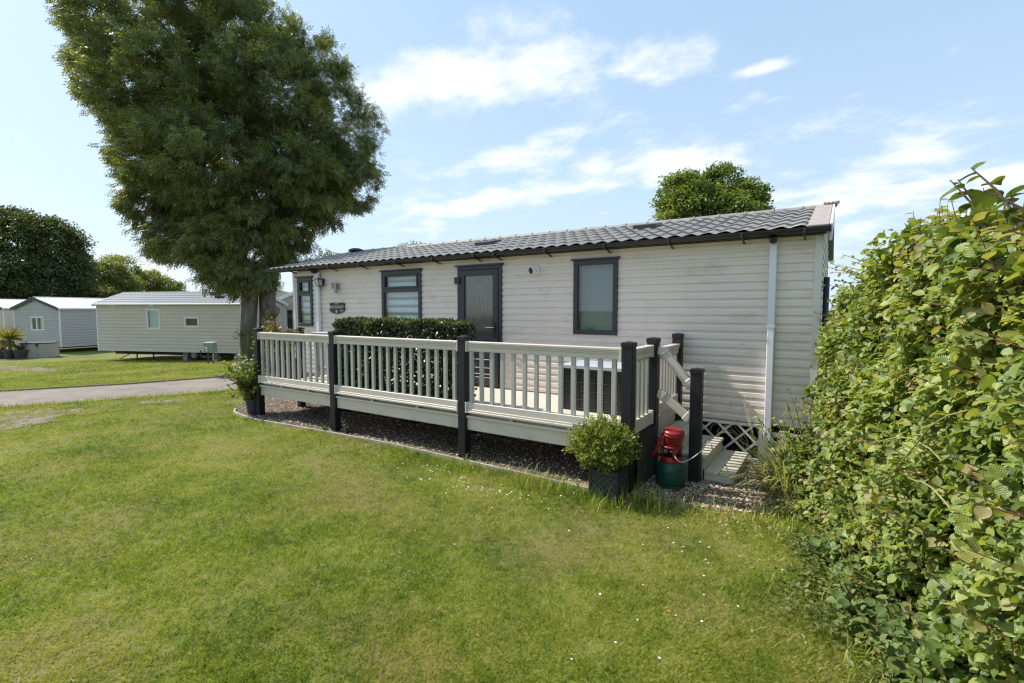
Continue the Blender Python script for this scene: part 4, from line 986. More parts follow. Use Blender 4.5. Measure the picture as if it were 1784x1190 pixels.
# ------------------------------------------------------------------ plants near the deck
def privet():
    x0, x1, y0, y1, z0, z1 = -5.66, -3.58, 4.27, 4.66, .487, 1.435
    r = empty('clipped_hedge', (-4.6, 4.46, .487), 'dense dark clipped evergreen hedge standing on the deck behind the middle railing', 'hedge')
    q = MB(); q.box(x0 + .05, x1 - .05, y0 + .06, y1 - .04, z0, z0 + .12); q.build('trough', M['black'], r, bevel=.01)
    n = 21000; P = np.stack([x0 + (x1 - x0) * rng.random(n), y0 + (y1 - y0) * rng.random(n), z0 + .05 + (z1 - z0 - .05) * rng.random(n)], 1)
    face = rng.random(n); j = np.abs(rng.normal(size=n)) * .035
    a = face < .45; P[a, 1] = y0 + j[a]; a = (face >= .45) & (face < .75); P[a, 2] = z1 - j[a]; a = (face >= .75) & (face < .82); P[a, 0] = x1 - j[a]; a = (face >= .82) & (face < .88); P[a, 0] = x0 + j[a]
    P += rng.normal(size=(n, 3)) * .012; P[:, 2] += .02 * np.sin(P[:, 0] * 9) * (P[:, 2] > z1 - .08)
    c = np.array([(x0 + x1) / 2, (y0 + y1) / 2, 1.0]); o = (P - c) / np.array([1.05, .2, .5]); o = np.sign(o) * np.abs(o) ** 4; o = unit(o + 1e-6)
    lm = leafmat('privet leaf', [(.1, (.012, .020, .006)), (.45, (.026, .042, .010)), (.7, (.055, .080, .018)), (.95, (.12, .14, .035))], .30, .15, 1.6, spec=.6)
    cloud('foliage', WIDE, WIDE_F, P, o * .6 + sph(n) * .9 + np.array([0, 0, .35]), o + sph(n) * .8, .030 + .022 * rng.random(n), lm, r)
    top = P[P[:, 2] > z1 - .06]; k = len(top) // 3; T = top[:k]
    cloud('young_leaves', WIDE, WIDE_F, T + np.array([0, 0, .02]), sph(k) * .7 + np.array([0, 0, 1.0]), sph(k), .03 + .015 * rng.random(k), leafmat('young privet leaf', [(.1, (.05, .075, .015)), (.6, (.13, .15, .035)), (.9, (.26, .25, .09))], .35, .2, 2), r)
    q = MB()
    for i in range(16):
        x = x0 + .1 + (x1 - x0 - .2) * i / 15; q.tube([(x, 4.46, z0 + .1), (x + .03, 4.45, .9), (x - .02, 4.47, 1.3)], [.012, .01, .006], 5)
    q.build('stems', M['twig'], r)
privet()
def shoots(pts_list, leaf_n, size, PP, DD, NN, SS, droop=.2, spread=1.0):
    for pts in pts_list:
        pts = [np.array(p, float) for p in pts]
        for i in range(leaf_n):
            t = (i + .6) / leaf_n * (len(pts) - 1); k = min(int(t), len(pts) - 2); p = pts[k] + (pts[k + 1] - pts[k]) * (t - k); ax = pts[k + 1] - pts[k]; ax = ax / (np.linalg.norm(ax) + 1e-9)
            s = sph(1)[0]; s = s - ax * (s @ ax); s = s / (np.linalg.norm(s) + 1e-9)
            PP.append(p); DD.append(s * spread + ax * .6 - np.array([0, 0, droop])); NN.append(np.array([0, 0, 1.0]) + sph(1)[0] * .5); SS.append(size * (.6 + .6 * rnd.random()) * (1.1 - .35 * t / (len(pts) - 1)))
def shrub(name, label, cat, base, stems, leaf_n, size, lm, T=WIDE, F=WIDE_F, droop=.2, stemr=.006, uv=None, sm='twig'):
    r = empty(name, base, label, cat); PP, DD, NN, SS = [], [], [], []
    shoots(stems, leaf_n, size, PP, DD, NN, SS, droop)
    cloud('foliage', T, F, np.array(PP), np.array(DD), np.array(NN), np.array(SS), lm, r, uvT=uv)
    q = MB()
    for s in stems: q.tube(s, [stemr * (1 - .6 * i / (len(s) - 1)) for i in range(len(s))], 5)
    q.build('stems', M[sm], r); return r
def rstems(n, base, h, spread, lean=(0, 0), curl=.1, seg=4):
    out = []
    for i in range(n):
        a = rnd.uniform(0, 6.28); s = spread * math.sqrt(rnd.random()); hh = h * rnd.uniform(.6, 1.0); p = []
        for k in range(seg + 1):
            t = k / seg; p.append((base[0] + (s * math.cos(a) + lean[0]) * t ** 1.2 + rnd.gauss(0, curl * .2) * t, base[1] + (s * math.sin(a) + lean[1]) * t ** 1.2 + rnd.gauss(0, curl * .2) * t, base[2] + hh * t - curl * t * t * s))
        out.append(p)
    return out
def near_plants():
    # laurel in tall pot, left of the first post
    q = MB(); c = (-7.42, 4.10)
    r = empty('tapered_pot', (*c, 0), 'tall tapered grey pot beside the leftmost deck post', 'pot'); q.lathe([(.075, 0), (.105, .22), (.115, .225), (.115, .25), (.10, .25), (.095, .22), (.01, .21)], (*c, 0), 24); q.build('body', M['frame'], r, smooth=False)
    lm = leafmat('laurel leaf', [(.1, (.06, .10, .016)), (.4, (.145, .20, .035)), (.7, (.27, .31, .07)), (.95, (.42, .40, .13))], .5, .35, 3)
    st = rstems(46, (c[0], c[1], .22), .72, .40, lean=(-.16, -.02)) + rstems(12, (c[0] + .05, c[1], .25), 1.0, .14, lean=(.10, .05)) + rstems(22, (c[0] - .05, c[1], .20), .42, .38, lean=(-.10, -.04), curl=.3)
    shrub('laurel_shrub', 'bright green broad-leaved shrub growing in the tall grey pot', 'shrub', (*c, .32), st, 14, .092, lm, droop=.1)
    # rose / bronze climber on the deck corner
    c = (-6.95, 4.42)
    r = empty('dark_tub', (*c, .487), 'dark round tub on the deck behind the left railing', 'pot'); q = MB(); q.lathe([(.15, 0), (.19, .30), (.205, .305), (.205, .34), (.18, .34), (.175, .29), (.01, .28)], (*c, .487), 24); q.build('body', M['pot'], r)
    lm = leafmat('bronze rose leaf', [(.1, (.06, .07, .014)), (.35, (.14, .15, .03)), (.6, (.28, .23, .06)), (.8, (.34, .17, .06)), (.95, (.30, .08, .04))], .45, .3, 4)
    tips = [(-.36 - .36 * rnd.random(), -.05 + .15 * rnd.random(), 1.22 + .34 * rnd.random()) for _ in range(17)] + [(-.75 + 1.35 * k / 21, -.16 + .10 * rnd.random(), 1.30 + .05 * rnd.random()) for k in range(22)] + [(-.45 + .9 * rnd.random(), -.1 + .2 * rnd.random(), .9 + .25 * rnd.random()) for _ in range(10)] + [(-.47, -.30, 1.2), (-.44, -.32, 1.1), (-.50, -.28, 1.26)]
    st = [[(c[0] + rnd.gauss(0, .05), c[1], .8), (c[0] + dx * .5, c[1] + dy * .5, .8 + (z - .8) * .62), (c[0] + dx, c[1] + dy, z)] for dx, dy, z in tips]
    st += [[p + Vector((rnd.gauss(0, .05), rnd.gauss(0, .04), rnd.gauss(0, .03))) for p in map(Vector, t)] for t in st[:17]]
    shrub('rose_bush', 'straggly rose with bronze and orange leaves spilling over the left deck rail', 'shrub', (*c, .78), st, 15, .062, lm, droop=.2)
    # weeds under the deck
    lm = leafmat('weed leaf', [(.1, (.03, .06, .012)), (.5, (.08, .13, .025)), (.9, (.17, .22, .05))], .5, .3, 5)
    for (x, y, h, s, lab) in ((-5.25, 4.12, .26, .16, 'bushy green weed at the foot of the second deck post'), (-3.22, 4.02, .10, .12, 'low green weed at the foot of the third deck post'), (-3.75, 4.35, .14, .07, 'thin lone weed in the gravel under the middle of the deck'), (-6.6, 4.6, .24, .2, 'dim fern-like weed in the shade under the left deck end'), (-5.55, 4.0, .13, .08, 'small broad-leaved weed left of the second deck post')):
        shrub('weed', lab, 'plant', (x, y, 0), rstems(7, (x, y, 0), h, s), 7, .045, lm, stemr=.003)
    # ornamental grass by the hedge
    c = np.array([-.26, 4.92, 0.]); r = empty('ornamental_grass', tuple(c), 'arching clump of long pale grass blades between the steps and the hedge', 'plant')
    n = 420; a = rng.random(n) * 6.28; ln = .24 + .34 * rng.random(n); sp = .14 + .28 * rng.random(n); K = 6
    base = c + np.stack([rng.normal(size=n) * .10, rng.normal(size=n) * .14, np.zeros(n)], 1); o1 = np.stack([np.cos(a) - .25, np.sin(a) - .1, np.zeros(n)], 1); sx = np.stack([-np.sin(a), np.cos(a), np.zeros(n)], 1); V = []
    for k in range(K + 1):
        t = k / K; p = base + o1 * (sp * t * 1.1)[:, None] + np.array([0, 0, 1]) * (ln * (1.5 * t - .95 * t * t * (sp / .3)))[:, None]; w = .0055 * (1 - t ** 2.5) + .0004
        V += [p - sx * w, p + sx * w]
    V = np.stack(V, 1) - c; kk = 2 * (K + 1); q = np.array([[2 * k, 2 * k + 1, 2 * k + 3, 2 * k + 2] for k in range(K)])
    lo = (q.ravel()[None] + (np.arange(n) * kk)[:, None]).ravel()
    rmesh('blades', V.reshape(-1, 3), lo, np.full(n * K, 4), leafmat('pale grass blade', [(.1, (.17, .21, .05)), (.5, (.34, .36, .12)), (.9, (.56, .52, .26))], .5, .35, 4), r)
    q = MB(); P = []
    for i in range(22):
        x = rnd.uniform(-1.0, -.1); bx = x * .35 - .25; y = 5.35 + rnd.uniform(-.25, .2); z = rnd.uniform(.35, .75); tp = Vector((x, y, z))
        pts = [Vector((bx, 5.05, .05)), Vector(((bx * 2 + x) / 3, 5.2, z * .75)), Vector(((bx + 2 * x) / 3, y, z * 1.05)), tp, tp + Vector((-.03, 0, -.07))]
        q.tube(pts, .0016, 4)
        for j in range(7): P.append(np.array(tp) + np.array([-.004 * j + rnd.gauss(0, .006), rnd.gauss(0, .006), -.011 * j]))
    q.build('seed_stalks', mat('straw stalk', (.33, .30, .14), .7, .2), r); P = np.array(P); n = len(P)
    cloud('seed_heads', DIAM, DIAM_F, P, sph(n) * .5 + np.array([0, 0, -1.0]), sph(n), .02, mat('straw seed', (.34, .22, .14), .8, .3), r)
near_plants()
# ------------------------------------------------------------------ the tall hedge on the right
def hedge():
    r = empty('mixed_hedge', (.9, 4.0, 0), 'tall unclipped leafy hedge with yellow-green and bronze shoots along the right side', 'hedge')
    by = np.array([1.0, 2.2, 2.7, 3.2, 3.9, 4.5, 5.5, 8, 13]); bx = np.array([.50, .43, .36, .15, -.03, -.12, -.13, -.07, -.05])
    ty = np.array([1.0, 2.0, 2.6, 3.6, 4.2, 5.0, 5.6, 7.0, 13]); tx = np.array([.50, .45, .44, .36, .22, .08, -.01, .04, .12])
    def face(y, z):
        b = np.interp(y, by, bx); t = np.interp(y, ty, tx); z0 = np.interp(y, [5, 7], [0, 1.05]); k = np.clip((z - z0) / (1.9 - z0), 0, 1); k = k * k * (3 - 2 * k); return b + (t - b) * k
    def top(y): return np.interp(y, [1, 2.5, 3.6, 4.2, 5.0, 5.6, 6.3, 13], [1.80, 1.83, 1.97, 1.94, 1.74, 1.56, 1.36, 1.3]) + .06 * np.sin(y * 2.3) + .05 * np.sin(y * 5.1 + 1)
    stops = [(.08, (.038, .072, .018)), (.30, (.110, .170, .038)), (.55, (.220, .282, .062)), (.80, (.36, .39, .11)), (.94, (.40, .35, .13)), (1.0, (.31, .17, .085))]
    lm = leafmat('hazel leaf', stops, .42, .36, 2.2, veins=True, tcol=1.7, spec=.5); dm = leafmat('inner hazel leaf', [(.1, (.018, .032, .010)), (.6, (.050, .074, .020)), (.95, (.10, .125, .035))], .5, .25, 2)  # inner leaves coloured darker, painting shade into the hedge gaps
    TT, TF, TU = toothed()
    def lump(y, z): return .055 * np.sin(y * 7 + z * 4) + .05 * np.sin(z * 9 - y * 5 + 1) + .035 * np.sin(y * 17 + z * 13)
    def sample(n, y0, y1, depth):
        y = y0 + (y1 - y0) * rng.random(n); z = .02 + rng.random(n) * (top(y) + .02)
        x = face(y, z) + lump(y, z) + depth * rng.random(n) ** 1.3; return np.stack([x, y, z], 1)
    def orient(P):
        n = len(P); out = np.tile([-1.0, -.15, .25], (n, 1)); up = np.array([0, 0, 1.0])
        return out * .5 + sph(n) * .85 - up * .18, up * .75 + out * .65 + sph(n) * .55
    near = np.concatenate([sample(11500, 1.2, 2.6, .26), sample(14000, 2.2, 3.6, .24)])
    d, n_ = orient(near); cloud('foliage', TT, TF, near, d, n_, .022 + .036 * rng.random(len(near)) ** 1.5, lm, r, uvT=TU)
    far = np.concatenate([sample(15500, 3.3, 5.6, .22), sample(5500, 5.4, 8.0, .3), sample(4500, 8, 13, .3)])
    d, n_ = orient(far); cloud('foliage', OVAL, OVAL_F, far, d, n_, .030 + .034 * rng.random(len(far)), lm, r, uvT=OVAL_UV)
    # top
    n = 7000; y = 1.1 + 7 * rng.random(n) ** 1.2; x = face(y, 2.0) + rng.random(n) ** 1.4 * 1.2; P = np.stack([x, y, top(y) - .02 + .08 * np.sin(x * 9) * np.sin(y * 6) + rng.normal(size=n) * .03], 1)
    cloud('foliage', OVAL, OVAL_F, P, sph(n) + np.array([-.2, 0, .1]), sph(n) * .7 + np.array([0, 0, .9]), .045 + .04 * rng.random(n), lm, r, uvT=OVAL_UV)
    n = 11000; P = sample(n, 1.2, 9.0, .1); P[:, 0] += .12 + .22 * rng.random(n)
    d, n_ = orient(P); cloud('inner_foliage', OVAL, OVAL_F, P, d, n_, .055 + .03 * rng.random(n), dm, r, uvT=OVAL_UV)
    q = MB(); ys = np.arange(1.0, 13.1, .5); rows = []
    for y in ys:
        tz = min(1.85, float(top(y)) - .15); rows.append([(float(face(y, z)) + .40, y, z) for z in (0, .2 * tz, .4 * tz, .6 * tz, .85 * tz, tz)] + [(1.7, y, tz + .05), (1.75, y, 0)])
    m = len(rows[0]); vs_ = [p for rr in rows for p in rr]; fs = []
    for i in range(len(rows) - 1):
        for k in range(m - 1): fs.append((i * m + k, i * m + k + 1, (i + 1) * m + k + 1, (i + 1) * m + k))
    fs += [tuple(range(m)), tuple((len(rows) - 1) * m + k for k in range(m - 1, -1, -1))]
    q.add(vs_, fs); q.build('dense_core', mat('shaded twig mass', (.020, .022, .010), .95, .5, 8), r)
    # twigs seen between the leaves and shoots that stick out of the face and the top
    q = MB(); PP, DD, NN, SS = [], [], [], []
    for i in range(210):
        y = rnd.uniform(1.5, 6.0); z = rnd.uniform(.15, 1.95); x = float(face(y, z)); a = Vector((x + .22, y, z - .12)); b = Vector((x - rnd.uniform(.02, .17), y + rnd.gauss(0, .1), z + rnd.uniform(-.02, .14)))
        pts = [a, a.lerp(b, .5) + Vector((0, rnd.gauss(0, .02), .03)), b]; q.tube(pts, [.004, .003, .0015], 4); shoots([pts], 8, .055, PP, DD, NN, SS, .25)
    for i in range(150):
        y = rnd.uniform(1.5, 7.5) if i > 60 else rnd.uniform(1.7, 4.2); x = float(face(y, 2.0)) + abs(rnd.gauss(0, .22)); z = float(top(y)); h = rnd.uniform(.04, .22)
        a = Vector((x + .02, y, z - .25)); b = Vector((x + rnd.gauss(-.03, .06), y + rnd.gauss(0, .05), z + h)); pts = [a, a.lerp(b, .5) + Vector((rnd.gauss(0, .015), 0, 0)), b]
        q.tube(pts, [.0035, .0028, .0014], 5); shoots([pts], 9, .058, PP, DD, NN, SS, .35)
    q.build('shoots', M['stemred'], r)['kind'] = 'stuff'
    cloud('young_leaves', TT, TF, np.array(PP), np.array(DD), np.array(NN), np.array(SS), leafmat('young hazel leaf', [(.1, (.14, .18, .05)), (.4, (.26, .285, .085)), (.65, (.35, .33, .13)), (.85, (.30, .18, .10)), (1, (.22, .12, .085))], .42, .4, 3, veins=True), r, uvT=TU)
    # larger old leaves on the near top twigs
    q = MB(); PP, DD, NN, SS = [], [], [], []
    for (x, y, z, dx, dy, dz) in ((.50, 2.25, 1.86, -.10, .10, .20), (.52, 2.05, 1.80, -.12, .05, .14), (.50, 2.35, 1.75, -.14, .1, .12), (.52, 2.1, 1.66, -.13, .02, .06), (.55, 2.0, 1.9, -.06, .02, .16), (.48, 2.5, 1.85, -.10, .1, .22), (.50, 2.2, 1.55, -.14, -.02, .05), (.5, 2.7, 1.9, -.08, .05, .2), (.5, 2.15, 1.35, -.14, 0, .05)):
        a = Vector((x, y, z)); b = a + Vector((dx, dy, dz)) * 1.2; pts = [a, a.lerp(b, .5) + Vector((0, 0, .02)), b]; q.tube(pts, [.006, .0045, .002], 6); shoots([pts], 7, .078, PP, DD, NN, SS, .3)
    q.build('twigs', M['twig'], r)['kind'] = 'stuff'
    cloud('large_leaves', TT, TF, np.array(PP), np.array(DD), np.array(NN), np.array(SS), leafmat('mature hazel leaf', [(.1, (.028, .055, .018)), (.5, (.07, .105, .028)), (.9, (.16, .19, .045))], .4, .3, 4, veins=True), r, uvT=TU)
    # long bleached bramble stems across the face
    q = MB()
    for (y0, z0, y1, z1) in ((2.3, 1.25, 3.1, .75), (2.5, 1.0, 3.3, .95), (2.2, .85, 2.9, .9)):
        P = []
        for k in range(7): t = k / 6; y = y0 + (y1 - y0) * t; z = z0 + (z1 - z0) * t + .05 * math.sin(t * 5); P.append((float(face(y, z)) - .04 - .05 * math.sin(t * 3.1), y, z))
        q.tube(P, .003, 5)
    q.build('bramble_stem', mat('pale stem', (.28, .26, .11), .6, .2), r)
    # nettles and ground plants at the foot
    nm = leafmat('nettle leaf', [(.1, (.060, .115, .030)), (.5, (.140, .205, .055)), (.9, (.26, .31, .09))], .5, .35, 4, veins=True)
    for (x, y, h) in ((.30, 2.62, .42), (.16, 2.95, .38), (.38, 2.38, .50), (.02, 3.5, .34), (.22, 2.82, .24), (.42, 2.15, .45)):
        st = rstems(9, (x, y, 0), h, .16, lean=(-.05, -.02))
        o = shrub('nettle', 'leafy toothed nettle growing at the foot of the tall hedge', 'plant', (x, y, 0), st, 10, .062, nm, TT, TF, droop=.25, stemr=.003, uv=TU, sm='stemred'); o['group'] = 'nettles at the foot of the hedge'
    cm = leafmat('ground ivy leaf', [(.1, (.05, .08, .02)), (.5, (.12, .15, .035)), (.9, (.25, .25, .07))], .5, .3, 5)
    P = np.concatenate([np.stack([x + rng.normal(size=k) * s, y + rng.normal(size=k) * s * 1.2, .02 + .09 * rng.random(k)], 1) for x, y, s, k in ((.02, 3.3, .10, 420), (.18, 2.9, .10, 420), (-.08, 3.75, .09, 300), (.3, 2.55, .09, 300), (-.25, 4.35, .10, 260), (-.12, 3.0, .12, 120))])
    o = cloud('ground_cover', OVAL, OVAL_F, P, sph(len(P)) * np.array([1, 1, .3]), sph(len(P)) * .5 + np.array([0, 0, 1.0]), .022 + .018 * rng.random(len(P)), cm, uvT=OVAL_UV)
    tag(o, 'low creeping green weeds where the hedge meets the lawn', 'ground cover', kind='stuff')
    # leafy plant bulging out by the caravan corner
    st = rstems(34, (-.08, 4.95, 0), .95, .30, lean=(-.05, -.05)) + rstems(20, (-.2, 4.75, 0), .75, .30, lean=(-.1, -.1)) + rstems(16, (-.12, 4.5, 0), .6, .22, lean=(-.03, -.05))
    shrub('hogweed_clump', 'yellow-green leafy bramble clump between the ornamental grass and the hedge', 'shrub', (-.08, 4.9, 0), st, 15, .072, lm, OVAL, OVAL_F, droop=.2, stemr=.004, uv=OVAL_UV)
hedge()

# ------------------------------------------------------------------ trees
def crown(root, blobs, ncl, per, m, size, cr, kind='single', bias=(0, 0, 0), shell=.25, T=DIAM, F=DIAM_F, core=.55, name='crown'):
    C = np.array([b[0] for b in blobs]); Rr = np.array([b[1] for b in blobs]); w = (Rr.prod(1)) ** .67; w /= w.sum()
    k = int(ncl * 1.9); bi = rng.choice(len(blobs), k, p=w); dr = sph(k); P = C[bi] + dr * Rr[bi] * (rng.random(k) ** shell)[:, None]
    dd = np.min(np.linalg.norm((P[:, None] - C[None]) / Rr[None], axis=2), axis=1)
    keep = (dd > core) | (rng.random(k) < .16); P = P[keep][:ncl]; n = len(P)
    cc = C.mean(0); out = unit((P - cc)); tot = n * per
    ci = np.repeat(np.arange(n), per); csz = cr * (.6 + .7 * rng.random(n))
    L0 = P[ci] + sph(tot) * (rng.random(tot) ** .45)[:, None] * csz[ci][:, None] * np.array([1, 1, .62])
    ax = unit(out[ci] * .45 + np.array(bias) + sph(tot) * .55)
    if kind == 'single':
        return cloud(name, T, F, L0, ax, sph(tot) * .6 + np.array([0, 0, .8]), size * (.6 + .8 * rng.random(tot)), m, root)
    nl = 7; sd = unit(np.cross(ax, sph(tot))); up = np.cross(sd, ax); PP, DD, NN = [], [], []
    for j in range(nl):
        t = .25 + .75 * (j // 2) / 3; sg = 0 if j == nl - 1 else (1 if j % 2 else -1)
        PP.append(L0 + ax * (size * 2.6 * t)); DD.append(ax * (.75 if sg else 1) + sd * sg * .8 - np.array([0, 0, .12])); NN.append(up + sph(tot) * .3)
    S = np.tile(size * (.7 + .6 * rng.random(tot)), nl)
    return cloud(name, T, F, np.concatenate(PP), np.concatenate(DD), np.concatenate(NN), S, m, root)
def px_blob(u, v, w, ru, rv, dz=0.0, rd=None):
    s = w / 861; c = at(u, v, w) + np.array([FW[0], FW[1], 0]) * dz; return (c, (ru * s, (rd or ru) * s, rv * s))
def limb(q, a, b, r0, r1, n=6, wob=.1):
    a = Vector(a); b = Vector(b); P = []; Rs = []
    for i in range(n + 1):
        t = i / n; p = a.lerp(b, t); p.z += .12 * (b - a).length * (t - t * t) * -1 * .6
        if 0 < i < n: p += Vector((rnd.gauss(0, wob), rnd.gauss(0, wob), rnd.gauss(0, wob)))
        P.append(p); Rs.append(r0 + (r1 - r0) * t)
    q.tube(P, Rs, 9)
def ash():
    w0 = 14.9; base = (-14.75, 8.25, gz(-14.7))
    r = empty('ash_tree', base, 'big twin-stemmed leafy ash tree leaning left, standing beyond the deck end', 'tree')
    B = [(230, 55, 145, 110, -1.0), (380, 40, 140, 95, .8), (300, -30, 130, 60, 0), (165, 165, 82, 78, .5), (300, 185, 150, 115, 1.5), (300, 185, 120, 100, -2.0), (450, 150, 125, 105, -.6), (555, 225, 92, 112, .4), (470, 250, 110, 100, 1.8),
         (250, 285, 68, 62, -.6), (385, 305, 130, 100, 0), (400, 300, 110, 90, -2.2), (520, 305, 105, 72, -.8), (600, 300, 66, 70, .6), (330, 395, 78, 62, .3), (425, 425, 105, 70, -.6), (365, 468, 52, 42, 0), (500, 432, 48, 34, .3), (120, 85, 50, 62, 0), (110, 30, 40, 40, .6), (520, 90, 60, 62, .6), (550, 372, 40, 30, 0), (225, 365, 42, 38, .3), (440, 480, 65, 40, -.4), (470, 395, 70, 55, -1.2), (400, 370, 80, 60, 1.0), (560, 330, 70, 50, -.8), (500, 370, 60, 45, .8), (235, 300, 66, 62, .4), (222, 345, 46, 38, .2), (285, 415, 48, 48, -.3), (300, 340, 80, 60, .9)]
    blobs = [px_blob(u + (58 if u < 140 else 26 if (u < 260 and v > 240) else 44 if u < 260 else 26 if u < 400 else 26 if v < 260 else 6), v + (18 if u < 140 else 16 if (u > 360 and v < 160) else 4), w0, a * .84 - 4, b * .84 - 4, d * .8, rd=a * .72) for u, v, a, b, d in B]
    bias = -RT * .38 + np.array([0, 0, -.30])
    lm = leafmat('ash leaf', [(.05, (.038, .056, .022)), (.33, (.085, .112, .040)), (.56, (.160, .190, .060)), (.78, (.25, .27, .085)), (1, (.36, .36, .125))], .38, .40, 1.1, spec=.6)
    crown(r, blobs, 2350, 42, lm, .085, .32, kind='frond', bias=bias, shell=.20, core=.66)
    q = MB(); f1 = at(436, 505, 14.8); b1 = np.array([-14.85, 8.05, base[2] - .05]); k1 = at(432, 590, 14.7)
    q.tube([b1, b1 + np.array([.02, .02, .25]), k1, at(434, 545, 14.75), f1], [.38, .27, .215, .22, .24], 14)
    top1 = at(400, 420, 14.9); q.tube([f1, at(425, 465, 14.8), top1, at(350, 300, 15.0), at(310, 180, 15.0)], [.27, .23, .18, .13, .06], 12)
    b2 = np.array([-14.45, 8.55, base[2] - .05]); f2 = at(466, 505, 15.1)
    q.tube([b2, at(467, 600, 15.1), at(466, 545, 15.1), f2], [.36, .25, .225, .235], 14)
    q.tube([at(468, 548, 15.0), at(478, 541, 14.85), at(481, 540, 14.75)], [.22, .17, .12], 10)
    q.tube([f2, at(474, 450, 15.1), at(490, 380, 15.2), at(505, 300, 15.2), at(520, 220, 15.2)], [.27, .23, .18, .12, .05], 12)
    for (u0, v0, u1, v1, w1, ra) in ((474, 440, 540, 350, 14.6, .13), (490, 380, 590, 290, 15.6, .11), (474, 450, 440, 300, 15.8, .14), (440, 300, 430, 150, 16, .10), (400, 420, 300, 330, 14.3, .12), (300, 330, 180, 170, 14.6, .09), (350, 300, 240, 90, 15.6, .10), (400, 420, 330, 420, 15.2, .07), (420, 460, 470, 330, 13.8, .09), (470, 330, 480, 180, 13.6, .07), (350, 300, 380, 60, 15.5, .09), (505, 300, 560, 210, 15.6, .08)):
        limb(q, at(u0, v0, 14.9), at(u1, v1, w1), ra, ra * .35, wob=.07)
    tr = q.build('trunk', M['bark'], r, smooth=True)
    # epicormic sprig low on the trunk
    P = np.array([at(421, 585, 14.5) + rng.normal(size=3) * .10 for _ in range(70)]); cloud('trunk_sprig', DIAM, DIAM_F, P, sph(70), sph(70), .10, lm, tr)
ash()
def simple_tree(name, label, base, blobs, ncl, per, m, size, cr, trunk, group=None, bias=(0, 0, -.1), T=WIDE, F=WIDE_F, limbs=True, core=.6, shell=.25):
    r = empty(name, base, label, 'tree', group); crown(r, blobs, ncl, per, m, size, cr, bias=bias, T=T, F=F, core=core, shell=shell)
    q = MB(); b = Vector(base); top = Vector(np.mean([x[0] for x in blobs], axis=0))
    q.tube([b - Vector((0, 0, .1)), b + (top - b) * .3, b + (top - b) * .7, top], [trunk, trunk * .75, trunk * .5, trunk * .2], 10)
    for c, rr in blobs: limb(q, b + (top - b) * .45, c, trunk * .35, trunk * .08, wob=.1)
    q.build('trunk', M['bark'], r, smooth=True); return r
